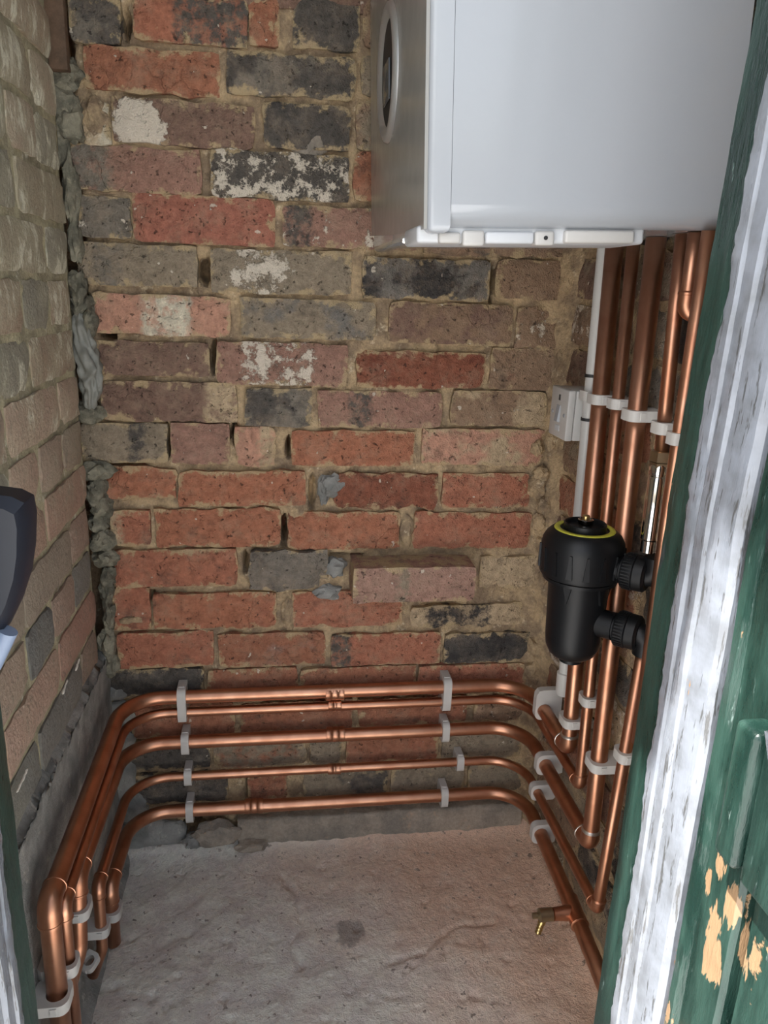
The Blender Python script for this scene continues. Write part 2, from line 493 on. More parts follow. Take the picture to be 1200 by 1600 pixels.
def lump(name, c, rad, mat, parent, rough=0.35, seed=0.0, sub=3, sq=1.0):
    """an irregular broken lump: an icosphere pushed about by noise"""
    import bmesh
    bm = bmesh.new(); bmesh.ops.create_icosphere(bm, subdivisions=sub, radius=1.0)
    vs = []
    for v in bm.verts:
        d = v.co.normalized()
        k = 1 + rough * (fbm(d, 1.6, seed) ) + rough * 0.35 * nz(d, 6, seed + 3)
        d = Vector([math.copysign(abs(q) ** sq, q) for q in d])
        vs.append(Vector((d.x * rad[0], d.y * rad[1], d.z * rad[2])) * k)
    fs = [tuple(v.index for v in f.verts) for f in bm.faces]
    bm.free()
    return mesh(name, vs, fs, mat, parent, True, c, 40)

def brick_mesh(L, Hh, depth, seed, rough=1.0, nx=None, nzn=None, chips=()):
    """worn brick, face at y=0 looking to -y, origin at the middle of the face"""
    nx = nx or max(6, int(L / 0.012)); nn = nzn or max(4, int(Hh / 0.011))
    vs = []; fs = []
    def warp(x, z):
        return (x + 0.0030 * rough * nz((x, z, 0), 42, seed), z + 0.0030 * rough * fbm((x, z, 3), 36, seed + 2))
    for j in range(nn + 1):
        for i in range(nx + 1):
            s = i / nx * 2 - 1; q = j / nn * 2 - 1
            x = s * L / 2; z = q * Hh / 2
            ex = L / 2 - abs(x); ez = Hh / 2 - abs(z)
            # round the corners of the outline
            rc = 0.006 * (1 + 0.6 * math.sin(seed * 3.1 + s * 2 + q))
            if ex < rc and ez < rc:
                dx, dz = rc - ex, rc - ez; dl = math.hypot(dx, dz)
                if dl > rc:
                    k = rc / dl
                    x = math.copysign(L / 2 - rc + dx * k, s); z = math.copysign(Hh / 2 - rc + dz * k, q)
            xw, zw = warp(x, z)
            e = min(ex, ez)
            y = 0.0021 * rough * fbm((x, z, 0), 30, seed) 
            if e < 0.001: y += 0.0035 * (1 + 0.8 * nz((x, z, 1), 60, seed))
            elif e < 0.014: y += 0.0006
            for (cx, cz, cr, cd) in chips:
                dd = math.hypot(x - cx, z - cz) + 0.006 * nz((x, z, 5), 60, seed)
                if dd < cr: y += cd * (1 - (dd / cr) ** 2)
            vs.append((xw, y, zw))
    W = nx + 1
    for j in range(nn):
        for i in range(nx):
            a = j * W + i; fs.append((a, a + 1, a + W + 1, a + W))
    per = [i for i in range(nx + 1)] + [j * W + nx for j in range(1, nn + 1)] + \
          [nn * W + i for i in range(nx - 1, -1, -1)] + [j * W for j in range(nn - 1, 0, -1)]
    k = len(vs)
    for p in per:
        v = vs[p]; vs.append((v[0], depth, v[2]))
    n = len(per)
    for i in range(n):
        j = (i + 1) % n; fs.append((per[j], per[i], k + i, k + j))
    fs.append(tuple(range(k, k + n)))
    return vs, fs

def set_brick(o, c1, c2=None, mix=0.0, band=(0, -1), white=0.0, wc=(0, 0), wr=1.0, L=0.2, Hh=0.06):
    o['c1'] = list(c1); o['c2'] = list(c2 or c1)
    o['prm'] = [mix, band[0], band[1]]; o['wht'] = [white, wc[0], wc[1]]
    o['dim'] = [L / 2, Hh / 2, wr]

# ------------------------------------------------------------------ floor and shell
def grid(nx, ny, fn):
    vs = [fn(i / nx, j / ny) for j in range(ny + 1) for i in range(nx + 1)]
    W = nx + 1
    fs = [(j * W + i, j * W + i + 1, (j + 1) * W + i + 1, (j + 1) * W + i) for j in range(ny) for i in range(nx)]
    return vs, fs

crack = [F(440, 1368), F(462, 1400), F(470, 1440), F(455, 1478), F(472, 1510)]
crack2 = [F(770, 1440), F(700, 1452), F(660, 1490), F(610, 1500)]
pits = [(F(random.randint(150, 900), random.randint(1350, 1600)), random.uniform(0.0025, 0.008)) for _ in range(130)]
def seg_dist(p, a, b):
    ab = b - a; t = max(0, min(1, (p - a).dot(ab) / ab.length_squared)); return (p - (a + ab * t)).length
def floor_fn(u, v):
    x = XL - 0.02 + u * 0.87; y = -0.86 + v * 0.88
    p = Vector((x, y, 0))
    z = 0.004 * fbm(p, 7, 1) + 0.0022 * fbm(p, 24, 2) + 0.0008 * nz(p, 90, 4)
    for c in (crack, crack2):
        d = min(seg_dist(p + Vector((nz(p, 30, 1), nz(p, 30, 7), 0)) * 0.006, c[i], c[i + 1]) for i in range(len(c) - 1))
        if d < 0.0055: z -= 0.006 * (1 - d / 0.0055)
    for c, r in pits:
        d = (p - c).length
        if d < r: z -= 0.7 * r * (1 - (d / r) ** 2)
    # cement fillet swept up against the back and right walls
    z += 0.018 * math.exp(-max(0, -0.012 - y) / 0.016) + 0.014 * math.exp(-max(0, 0.50 - x) / 0.012)
    return (x, y, z)
vs, fs = grid(190, 190, floor_fn)
floor = struct(mesh('floor', vs, fs, 'floor'), 'worn concrete floor with brick dust and a cement repair')

holes = [  # dark gaps in the joints of the back wall: px, py, half sizes in metres, depth
    (318, 422, .010, .020, .03), (334, 558, .006, .026, .04), (366, 678, .006, .018, .03), (262, 690, .003, .028, .03),
    (444, 832, .0055, .028, .05), (167, 520, .012, .012, .04), (771, 440, .004, .030, .03), (488, 770, .005, .03, .02),
    (452, 702, .004, .018, .02), (237, 935, .003, .012, .02), (383, 880, .004, .02, .03), (838, 690, .006, .02, .03),
    (196, 34, .006, .018, .04), (300, 1294, .022, .018, .05), (450, 700, .003, .02, .02), (340, 685, .03, .004, .012),
    (545, 870, .03, .004, .012), (170, 728, .05, .005, .04), (847, 620, .005, .03, .03), (385, 1235, .003, .02, .012),
    (552, 905, .004, .02, .02), (150, 950, .008, .04, .04), (846, 960, .006, .03, .03)]
hol = [(B(px, py), a, b, d) for px, py, a, b, d in holes]
def back_fn(u, v):
    x = -0.335 + u * 0.85; z = -0.02 + v * 2.24
    p = (x, 0, z)
    y = 0.0076 + 0.0062 * fbm(p, 20, 3) + 0.0034 * fbm(p, 64, 5)
    for c, a, b, d in hol:
        q = ((x - c.x) / a) ** 2 + ((z - c.z) / b) ** 2 + 0.3 * nz(p, 80, 2)
        if q < 1.3: y += min(.085, d * 2.2) * min(1, (1.3 - q) * 1.6)
    # the joint to the left wall is broken out, the one to the right is flushed up
    if z > 0.42:
        e = -0.288 + 0.010 * nz((0, 0, z), 18, 6) + 0.006 * nz((0, 0, z), 60, 6)
        if x < e: y += min(0.06, (e - x) * 3)
    if x > 0.452: y -= (x - 0.452) * 0.35
    return (x, y, z)
vs, fs = grid(230, 420, back_fn)
wall_back = struct(mesh('wall_back', vs, fs, 'mortar'), 'old brick back wall with sandy lime mortar')

# left wall mortar bed; the last centimetres before the corner are an open ragged gap
def left_fn(u, v):
    y = -0.86 + u * 0.90; z = -0.02 + v * 2.24
    p = (0, y, z)
    x = XL - 0.0035 + 0.0013 * fbm(p, 26, 8)
    if z > 0.40:
        e = -0.030 + 0.010 * nz(p, 12, 4)
        if y > e: x -= min(0.05, (y - e) * 6)
    return (x, y, z)
vs, fs = grid(140, 300, left_fn)
wall_left = struct(mesh('wall_left', vs, [tuple(reversed(f)) for f in fs], 'sidemortar'), 'limewashed brick left wall')
def right_fn(u, v):
    y = -0.86 + u * 0.90; z = -0.02 + v * 2.24
    p = (1, y, z)
    x = XR(z) + 0.004 + 0.005 * fbm(p, 20, 11)
    if y > -0.05: x -= (y + 0.05) * 0.5
    return (x, y, z)
vs, fs = grid(140, 260, right_fn)
wall_right = struct(mesh('wall_right', vs, fs, 'mortar'), 'rough brick right wall behind the pipes')

m = MB(); m.add(*box(-0.45, 0.62, -0.86, 0.10, 2.20, 2.26))
struct(m.build('ceiling', 'plaster', smooth=False))
# front wall: piers and lintel round the doorway, rest of the outbuilding either side
m = MB()
m.add(*box(-1.6, -0.262, -0.86, -0.72, 0, 2.5)); m.add(*box(0.386, 1.7, -0.86, -0.72, 0, 2.5)); m.add(*box(-0.262, 0.386, -0.86, -0.72, 1.98, 2.5))
m.add(*box(-0.40, -0.335, -0.72, 0.14, 0, 2.5)); m.add(*box(0.53, 0.60, -0.72, 0.14, 0, 2.5)); m.add(*box(-0.40, 0.60, 0.09, 0.16, 0, 2.5))
struct(m.build('wall_front', 'outer', smooth=False))
m = MB(); m.add(*box(-12, 12, -14, -0.86, -0.08, -0.02))
struct(m.build('ground', 'ground', smooth=False), 'paving outside the doorway')

# ------------------------------------------------------------------ bricks of the back wall, each surveyed from the photo
RED = bc(128, 73, 55); ORG = bc(128, 74, 53); DRED = bc(104, 55, 40); RBR = bc(120, 71, 52); PLUM = bc(116, 82, 72)
PINK = bc(144, 100, 84); BRN = bc(108, 84, 67); GRY = bc(92, 85, 76); DRK = bc(62, 58, 54); BLK = bc(46, 44, 43)
TAN = bc(138, 118, 93); PBR = bc(94, 70, 61); STN = bc(86, 82, 77); PALE = bc(156, 148, 130); GTN = bc(106, 94, 79)
W_ = dict
bricks = [
 # row at the top of the frame
 (106, -12, 188, 66, GRY, W_(c2=DRK, mix=.5)), (206, -12, 387, 67, RED, W_(c2=DRK, band=(.045, .068), mix=.1)),
 (389, -8, 436, 71, RBR, W_(white=.5)), (458, -8, 562, 78, DRK, W_(c2=PBR, mix=.3)), (568, -8, 690, 78, BRN, {}),
 (129, 76, 343, 146, RBR, W_(c2=DRED, mix=.35, rough=1.6)), (354, 84, 556, 151, DRK, W_(c2=GRY, mix=.5, rough=1.3)), (564, 88, 700, 152, GTN, {}),
 (121, 156, 170, 226, PALE, W_(c2=TAN, mix=.5, white=.5, rough=2)), (175, 156, 398, 228, PBR, W_(c2=RBR, mix=.3, white=1.5, wc=(-.068, -.008), wr=.062)),
 (411, 162, 548, 232, DRK, W_(c2=BLK, mix=.4, white=.15)), (556, 160, 690, 236, GTN, W_(mix=.5, c2=BRN)),
 (106, 228, 315, 300, PLUM, W_(c2=GRY, band=(-.08, .045), mix=.15, rough=1.4)), (329, 237, 546, 312, DRK, W_(c2=PBR, mix=.3, white=1.0)),
 (553, 240, 700, 316, RBR, W_(c2=TAN, mix=.4)),
 (121, 306, 204, 371, GRY, W_(white=.9, wc=(.024, -.012), wr=.02)), (207, 305, 430, 382, bc(124, 70, 58), W_(rough=.5, clean=1)),
 (441, 324, 655, 388, PLUM, W_(c2=DRK, band=(-.085, .02), white=.75)), (664, 330, 770, 400, BRN, W_(c2=DRK, mix=.4)), (776, 332, 885, 400, BRN, W_(rough=2, white=.3)),
 (121, 381, 308, 447, GTN, W_(c2=GRY, band=(-.045, .02), mix=.2)), (329, 391, 550, 460, GTN, W_(c2=GRY, mix=.3, white=1.15, wc=(-.035, .004), wr=.085)),
 (568, 405, 767, 468, STN, W_(c2=BLK, mix=.45, white=.4, rough=1.8)), (775, 406, 881, 468, BRN, W_(c2=TAN, mix=.3)),
 (144, 461, 360, 524, PINK, W_(c2=PALE, band=(.006, .036), rough=1.2)), (375, 468, 587, 530, GTN, W_(c2=STN, mix=.45, white=.2)),
 (608, 474, 802, 538, BRN, W_(c2=PBR, mix=.5, white=.45)), (808, 480, 884, 548, BRN, W_(white=.75, rough=1.6)),
 (154, 534, 327, 588, PBR, W_(c2=RBR, mix=.25)), (337, 536, 544, 603, PLUM, W_(c2=DRK, mix=.15, white=1.05, wc=(-.01, .006), wr=.12)),
 (558, 550, 758, 607, DRED, W_(c2=pc(84, 44, 36), mix=.4, rough=1.4, white=.1)), (767, 545, 874, 610, BRN, W_(c2=DRED, mix=.3)),
 (157, 597, 370, 660, PBR, W_(c2=TAN, band=(.085, .03), mix=.2)), (383, 607, 488, 668, GRY, W_(c2=DRK, mix=.5, white=.2)),
 (497, 612, 691, 669, PLUM, W_(c2=DRK, band=(-.035, .018), mix=.15, white=.2)), (706, 611, 855, 667, BRN, W_(c2=TAN, mix=.5, white=.5)),
 (125, 662, 261, 724, GTN, W_(c2=DRK, band=(.02, .014), mix=.25)), (266, 662, 359, 726, PLUM, W_(c2=RED, mix=.2, rough=.7)),
 (367, 668, 430, 731, PINK, W_(c2=TAN, band=(.02, .014), rough=1.5)), (454, 674, 648, 729, ORG, W_(c2=PINK, mix=.25)),
 (660, 671, 851, 728, PINK, W_(c2=TAN, mix=.5, white=.5)),
 (162, 731, 275, 781, ORG, W_(rough=1.6)), (278, 737, 478, 792, ORG, W_(c2=RED, mix=.3)), (524, 740, 685, 796, DRED, W_(c2=ORG, mix=.35, rough=2.2)),
 (691, 740, 828, 794, RED, W_(c2=ORG, mix=.3, white=.1)),
 (172, 799, 235, 854, RED, W_(c2=TAN, band=(-.03, .016))), (241, 796, 439, 856, ORG, W_(c2=RED, mix=.3, rough=1.8)), (449, 802, 625, 859, ORG, W_(c2=RED, mix=.2, rough=1.5)),
 (648, 801, 831, 857, RED, W_(c2=RBR, mix=.35, rough=1.8)),
 (178, 860, 370, 918, RED, W_(c2=ORG, mix=.4)), (750, 870, 842, 919, TAN, W_(c2=PINK, mix=.2, rough=1.4)),
 (175, 920, 235, 986, RED, W_(c2=ORG, mix=.3, white=.3)), (239, 928, 432, 983, ORG, W_(c2=RED, mix=.4)), (457, 926, 629, 980, RED, W_(c2=ORG, mix=.2)),
 (642, 946, 816, 980, TAN, W_(c2=BLK, band=(-.015, .062), rough=1.6)),
 (183, 990, 334, 1045, RED, W_(c2=ORG, mix=.2)), (341, 991, 508, 1042, RBR, W_(c2=PLUM, mix=.4)), (517, 991, 688, 1040, RED, W_(c2=DRK, band=(-.085, .018), mix=.15)),
 (695, 991, 826, 1036, DRK, W_(c2=BLK, mix=.5, rough=1.6)),
 (158, 1047, 318, 1090, DRK, W_(c2=STN, mix=.3)), (324, 1046, 465, 1090, RBR, W_(c2=DRK, mix=.25)), (470, 1044, 650, 1088, RBR, W_(c2=DRED, mix=.4)), (654, 1040, 822, 1085, RED, W_(c2=DRED, mix=.4)),
 (205, 1100, 366, 1152, RBR, W_(c2=DRK, mix=.3)), (376, 1098, 551, 1146, RBR, W_(c2=PLUM, mix=.4)), (560, 1092, 731, 1134, RBR, W_(c2=RED, mix=.4)), (742, 1090, 820, 1128, BRN, W_(white=.5)),
 (205, 1158, 329, 1204, DRK, W_(c2=GRY, mix=.4)), (334, 1155, 478, 1200, GTN, W_(c2=RBR, mix=.4)), (484, 1150, 534, 1196, GTN, W_(white=.6)), (541, 1146, 684, 1192, RBR, W_(c2=RED, mix=.4)), (692, 1141, 816, 1186, GTN, W_(c2=DRK, mix=.4)),
 (205, 1211, 356, 1256, DRK, W_(c2=STN, mix=.4)), (387, 1209, 448, 1252, RBR, W_(c2=RED, mix=.4)), (475, 1206, 606, 1250, GTN, W_(c2=DRK, mix=.5)), (611, 1200, 726, 1244, GTN, W_(c2=DRK, mix=.3, white=.4)), (733, 1196, 816, 1238, GTN, W_(white=.4)),
]
def back_brick(i, x0, y0, x1, y1, c1, k, Y=None):
    k = dict(k)
    yy = -0.003 - 0.004 * random.random() if Y is None else Y
    xm, ym = (x0 + x1) / 2, (y0 + y1) / 2
    X0, X1 = B(x0, ym, yy).x, B(x1, ym, yy).x
    Z1, Z0 = B(xm, y0, yy).z, B(xm, y1, yy).z
    L, Hh = X1 - X0, Z1 - Z0
    rough = k.pop('rough', 1.0); clean = k.pop('clean', 0)
    chips = []
    for _ in range(2 if rough > 1.1 else 1):
        if random.random() < 0.75:
            sx = random.choice((-1, 1)); sz = random.choice((-1, 1))
            cx = random.uniform(.2, 1) * L / 2 * sx
            chips.append((cx, sz * Hh / 2, random.uniform(.008, .02) * min(rough, 1.6), random.uniform(.004, .010)))
    if rough > 1.5: chips.append((random.uniform(-.3, .3) * L, random.uniform(-.2, .2) * Hh, random.uniform(.02, .035), .005))
    if clean: chips = []
    v, f = brick_mesh(L, Hh, 0.05, i * 1.37 + 2, rough, chips=chips)
    o = mesh('brick', v, f, 'brick', wall_back, True, ((X0 + X1) / 2, yy, (Z0 + Z1) / 2), 50)
    o.rotation_euler.y = random.uniform(-.008, .008)
    set_brick(o, c1, L=L, Hh=Hh, **k)
    return o
for i, b in enumerate(bricks): back_brick(i, *b)
# whole bricks above the frame close the wall up to the ceiling
random.seed(19)
z = 1.447
r = 0
while z < 2.18:
    x = -0.29 - (r % 2) * 0.05
    while x < 0.44:
        L = random.choice((0.213, 0.213, 0.1)); x1 = min(x + L, 0.47)
        if x1 - x > 0.05:
            v, f = brick_mesh(x1 - max(x, -.295), 0.06, 0.05, r * 5 + x * 30, 1.0, nx=8, nzn=3)
            o = mesh('brick', v, f, 'brick', wall_back, True, ((max(x, -.295) + x1) / 2, -0.004, z + 0.03), 50)
            set_brick(o, random.choice((RED, RBR, GRY, DRK, PBR)), random.choice((GRY, TAN)), .3, L=x1 - x, Hh=.06)
        x += L + 0.012
    z += 0.071; r += 1

# the loose brick standing proud of the wall, its dusty top showing
p0, p1 = B(552, 916, -0.062), B(744, 916, -0.062)
zt, zb = B(648, 888, -0.062).z, B(650, 942, -0.062).z
v, f = brick_mesh(p1.x - p0.x, zt - zb, 0.10, 77, 0.6)
o = mesh('brick', v, f, 'brick', wall_back, True, ((p0.x + p1.x) / 2, -0.062, (zt + zb) / 2), 50)
set_brick(o, bc(122, 90, 80), c2=GTN, band=(-.022, .010), mix=.3, white=.45, L=p1.x - p0.x, Hh=zt - zb)
o['label'] = 'pinkish brick jutting out of the wall'
# squat grey stone set in the gap beside it
p0, p1 = B(389, 892, -0.012), B(512, 892, -0.012); zt, zb = B(450, 862, -0.012).z, B(450, 923, -0.012).z
v, f = brick_mesh(p1.x - p0.x, zt - zb, 0.06, 31, 2.0, chips=[(.06, -.03, .02, .02), (-.06, .03, .012, .01)])
o = mesh('brick', v, f, 'brick', wall_back, True, ((p0.x + p1.x) / 2, -0.014, (zt + zb) / 2), 50)
set_brick(o, pc(92, 86, 78), c2=pc(70, 66, 62), mix=.4, L=p1.x - p0.x, Hh=zt - zb); o['label'] = 'grey weathered stone'

# lumps of cement and broken mortar pressed into the joints and the left corner
random.seed(5)
def wl(px, py, Y, rx, ry, rz, mat='rubble', rough=.4, sq=1.0):
    return lump('mortar_lump', B(px, py, Y), (rx, ry, rz), mat, wall_back, rough, random.uniform(0, 90), 3, sq)
wl(523, 886, .0, .020, .014, .019, 'cement'); wl(512, 925, .004, .024, .012, .014, 'cement'); wl(520, 758, .0, .022, .012, .020, 'cement')
wl(506, 765, .006, .010, .010, .026, 'cement'); wl(635, 830, .004, .011, .008, .03, 'mortar', .25); wl(205, 968, .0, .02, .008, .008, 'mortar')
wl(450, 960, .004, .012, .008, .03, 'mortar', .3); wl(482, 228, .002, .026, .008, .020, 'upstand', .6); wl(150, 185, .0, .018, .010, .028, 'mortar', .4)
for px, py, rx, rz in [(92, 125, .028, .018), (108, 112, .018, .014), (88, 160, .024, .024), (112, 190, .016, .03), (84, 188, .014, .014), (92, 225, .014, .03),
                       (112, 300, .012, .05), (118, 380, .010, .03), (124, 450, .014, .025), (128, 478, .018, .016), (142, 505, .012, .02), (140, 645, .024, .018), (150, 735, .028, .016),
                       (150, 768, .016, .022), (160, 790, .018, .02), (155, 815, .016, .02), (160, 845, .02, .022), (165, 872, .02, .016), (168, 900, .012, .018),
                       (168, 925, .012, .02), (170, 962, .010, .03), (168, 1005, .014, .03), (172, 1040, .016, .02)]:
    wl(px, py, -0.012 + random.uniform(-.006, .006), rx, .018, rz, 'rubble', .45)
for px, py, rx, rz in [(838, 762, .016, .02), (846, 740, .014, .014), (850, 790, .014, .02), (842, 815, .012, .018), (848, 850, .012, .02), (838, 700, .01, .014),
                       (848, 905, .012, .02), (836, 1010, .014, .02), (832, 1050, .016, .024), (880, 560, .014, .02), (888, 500, .012, .02), (886, 440, .012, .02), (860, 690, .01, .02)]:
    wl(px, py, -0.006, rx, .016, rz, 'mortar', .4)

# rough stone-like cement kicker along the foot of the back wall
def kick_fn(u, v):
    x = B(372, 1290).x + u * (0.49 - B(372, 1290).x); t = v
    p = (x, 0, t * 0.1)
    if t < .7: z = t / .7 * 0.066; y = -0.012 - 0.004 * (1 - t)
    else: z = 0.066 + 0.004 * nz(p, 40, 3); y = -0.012 + (t - .7) / .3 * 0.03
    y += 0.003 * fbm(p, 24, 5); z += 0.002 * nz((x, t, 1), 30, 2)
    return (x, y, z)
vs, fs = grid(110, 16, kick_fn)
o = struct(mesh('baseboard_back', vs, fs, 'upstand'), 'cement kicker at the foot of the back wall')
lump('stone', B(338, 1303, -.02), (.042, .02, .026), 'upstand', o, .35, 4.2)
lump('stone', B(305, 1312, -.015), (.02, .016, .014), 'cement', o, .4, 8.2)
lump('stone', B(392, 1322, -.024), (.03, .014, .010), 'upstand', o, .4, 12.2)

random.seed(3)
for px, py, rx, rz, ry in [(190, 1120, .030, .030, .012), (186, 1165, .028, .040, .014), (192, 1215, .026, .045, .014), (205, 1260, .030, .040, .014), (225, 1300, .045, .032, .014),
                       (262, 1300, .040, .026, .012), (205, 1310, .040, .030, .016), (180, 1080, .024, .016, .010)]:
    wl(px, py, .002, rx, ry, rz, 'cement', .22, .8)
# ------------------------------------------------------------------ left wall: courses of 70 mm, limewashed, each brick its own
random.seed(11)
def side_brick(parent, X, y0, y1, z0, z1, side, mat, seed, rough=1.0, depth=.03):
    L, Hh = y1 - y0, z1 - z0
    v, f = brick_mesh(L, Hh, depth, seed, rough, nx=max(4, int(L / .02)), nzn=5, chips=[(random.choice((-1, 1)) * L / 2, random.choice((-1, 1)) * Hh / 2, random.uniform(.008, .016), .006)])
    o = mesh('brick', v, f, mat, parent, True, (X, (y0 + y1) / 2, (z0 + z1) / 2), 50)
    o.rotation_euler = (0, 0, math.radians(90 if side < 0 else -90))
    return o
joints = [.425 + .0705 * k for k in range(26)]
LC = [pc(110, 98, 84), pc(116, 96, 84), pc(98, 92, 82), pc(122, 104, 92), pc(88, 84, 80), pc(112, 88, 76)]
LCL = [pc(118, 98, 88), pc(124, 92, 82), pc(88, 86, 84), pc(132, 108, 96), pc(106, 90, 80), pc(80, 80, 80), pc(112, 100, 90)]
for r, zj in enumerate(joints[:-1]):
    if zj > 2.15: break
    end = -0.030 + random.uniform(-.012, .004)
    y = end; first = True
    hdr = (r % 3 == 2)
    while y > -0.70:
        L = 0.104 if hdr else 0.215
        if first and not hdr: L = (0.104, 0.215, 0.16)[r % 3]
        y0 = y - L
        low = zj < 0.85
        o = side_brick(wall_left, XL + random.uniform(.0005, .003), max(y0, -.72), y, zj + .005, zj + .0705 - (.005 if not low else .003), -1, 'wash', r * 7 + y * 50)
        c = random.choice(LCL if low else LC)
        set_brick(o, c)
        o['wht'] = (0.9 if zj > .9 else 0.62 if zj > .7 else 0.28) + random.uniform(-.12, .15)
        y = y0 - .010; first = False
# render coat on the foot of the left wall, with its broken top edge
def rend_fn(u, v):
    y = -0.86 + u * 0.86
    p = (0, y, v)
    top = 0.425 + 0.006 * nz(p, 25, 3) + 0.004 * nz(p, 70, 3)
    if v < .8: z = v / .8 * top; x = -0.297 + 0.002 * fbm((0, y, z), 18, 2)
    elif v < .9: z = top + .002 * nz(p, 90, 1); x = -0.296 + 0.003 * nz(p, 60, 9)
    else: z = top + 0.016 + .006 * nz(p, 50, 4); x = XL - .004
    x += 0.02 * math.exp(-z / 0.02) 
    return (x, y, z)
vs, fs = grid(120, 40, rend_fn)
struct(mesh('baseboard_left', vs, [tuple(reversed(f)) for f in fs], 'cement'), 'grey cement render on the foot of the left wall')

# white lime dashes left in the lower joints
for pts in [[(143, 1071), (128, 1105), (112, 1148), (116, 1182)], [(101, 1170), (92, 1200), (84, 1222), (88, 1250)], [(54, 1278), (44, 1300), (30, 1337)], [(43, 1201), (34, 1222), (26, 1238)], [(105, 1062), (98, 1085)], [(124, 1030), (118, 1048)]]:
    P = [S(a, b, XL + .0045) for a, b in pts]; Q = []
    for i in range(len(P) - 1):
        for k in range(10): Q.append(P[i].lerp(P[i + 1], k / 10) + Vector((0, random.uniform(-.001, .001), random.uniform(-.001, .001))))
    Q.append(P[-1])
    rr = [.0011 + .0012 * abs(nz(q, 70, 3)) for q in Q]; rr[0] = rr[-1] = .0006
    tv, tf = tube(Q, .003, 8, True, rr)
    mesh('lime_dash', tv, tf, 'limewhite', wall_left, True)

# ------------------------------------------------------------------ right wall bricks, rough and smeared with mortar
random.seed(23)
zj = 0.05
r = 0
while zj < 2.15:
    y = -0.012 - random.uniform(0, .02); first = True
    while y > -0.70:
        L = random.choice((.1, .1, .15, .21)) if first else random.choice((.1, .212, .212))
        y0 = max(y - L, -.72)
        if y - y0 > .03:
            zm = zj + .034
            o = side_brick(wall_right, XR(zm) - random.uniform(.001, .006), y0, y, zj + .004, zj + .066, 1, 'brick', r * 9 + y * 31, 1.8)
            o.rotation_euler.y = 0
            set_brick(o, random.choice((BRN, BRN, TAN, GTN, RBR, PBR) if y > -.22 else (DRK, GRY, PBR, BLK)), random.choice((TAN, GTN, RBR) if y > -.22 else (GTN, BLK)), .45, white=random.choice((.2, .5, .9) if y > -.22 else (0, .2, .6)), L=y - y0, Hh=.062)
        y = y0 - random.uniform(.010, .02); first = False
    zj += .0715; r += 1

# ------------------------------------------------------------------ copper pipework
R22, R15 = 0.0122, 0.0084
def coupling(P, d, r, parent, ln=0.034):
    h = ln / 2; q = r + 0.0016
    pr = [(-h, r), (-h, q), (-h + .002, q + .0004), (-h + .010, q + .0002), (-h + .011, q - .0006), (-h + .013, q + .0003), (h - .013, q + .0003),
          (h - .011, q - .0006), (h - .010, q + .0002), (h - .002, q + .0004), (h, q), (h, r)]
    m = MB(); m.add(*lathe((0, 0, 0), d, pr, 24)); return mesh('coupling', m.v, m.f, 'copper', parent, True, P, 40)
def elbow(a, c, b, r, rb, parent, leg=0.013, ring=True):
    a, c, b = Vector(a), Vector(c), Vector(b)
    d1, d2 = (a - c).normalized(), (b - c).normalized()
    t = rb / math.tan(d1.angle(d2) / 2) + leg
    p = fillet([c + d1 * t, c, c + d2 * t], rb, 10)
    q = r + 0.0017
    rad = [q] * len(p)
    m = MB(); m.add(*tube(p, q, 24, True))
    e = m.build('elbow', 'copper', parent, True, 40, origin=c)
    m = MB()
    for u, dd in ((c + d1 * t, d1), (c + d2 * t, d2)):
        m.add(*lathe(u, dd, [(-.0035, q), (-.003, q + .0007), (-.0005, q + .0007), (0, q), (.0012, r + .0003)], 24))
    if ring: m.build('rim', 'solder' if ring == 2 else 'copper', e, True, 40, origin=None).location -= c
    return e
def run(label, pts, rad, r, group='copper pipe runs'):
    o = empty('copper_pipe', pts[0]); tag(o, label, 'pipe', group)
    m = MB(); m.add(*tube(fillet(pts, rad, 12), r, 22))
    t = mesh('tube', [v - Vector(pts[0]) for v in m.v], m.f, 'copper', o, True)
    return o
def at_root(root, ch):      # parts are built in room coordinates and hung on their root
    ch.location = Vector(ch.location) - Vector(root.location); return ch

zA, zB, zC, zD, zE = .348, .317, .256, .184, .110
bend = .072
# top run
ptsA = [(-.268, -.512, .0), (-.2705, -.500, zA), (-.2705, -.030, zA), (.4695, -.030, zA), (.4695, -.244, zA), (.4535, -.243, 1.129)]
oA = run('topmost copper pipe of the back wall runs, rising behind the black filter', ptsA, [.014, bend, bend, .014], R22)
at_root(oA, elbow(ptsA[0], ptsA[1], ptsA[2], R22, .016, oA)); at_root(oA, elbow(ptsA[3], ptsA[4], ptsA[5], R22, .014, oA, ring=2))
at_root(oA, coupling(B(523, 1082, -.03), (1, 0, 0), R22, oA))
# thin run right under it
ptsB = [(-.262, -.480, .0), (-.264, -.470, zB), (-.264, -.030, zB), (.4715, -.030, zB), (.4715, -.298, zB), (.4535, -.301, 1.129)]
oB = run('thin copper pipe tucked directly under the topmost run', ptsB, [.010, bend, bend, .010], R15)
at_root(oB, elbow(ptsB[0], ptsB[1], ptsB[2], R15, .011, oB, .010)); at_root(oB, elbow(ptsB[3], ptsB[4], ptsB[5], R15, .010, oB, .010))
at_root(oB, coupling(B(523, 1101, -.03), (1, 0, 0), R15, oB, .024))
# third run
ptsC = [(-.297, -.425, .095), (-.281, -.372, .150), (-.280, -.352, zC), (-.273, -.030, zC), (.4705, -.030, zC), (.4705, -.357, zC), (.4535, -.361, 1.129)]
RV=.0138
oC = run('thick copper pipe third from the top, joining the fattest riser', ptsC, [.035, .014, bend, bend, .014], R22)
at_root(oC, elbow(ptsC[1], ptsC[2], ptsC[3], R22, .016, oC)); at_root(oC, elbow(ptsC[4], ptsC[5], ptsC[6], R22, .014, oC, ring=2))
at_root(oC, coupling(B(524, 1147, -.03), (1, 0, 0), R22, oC))
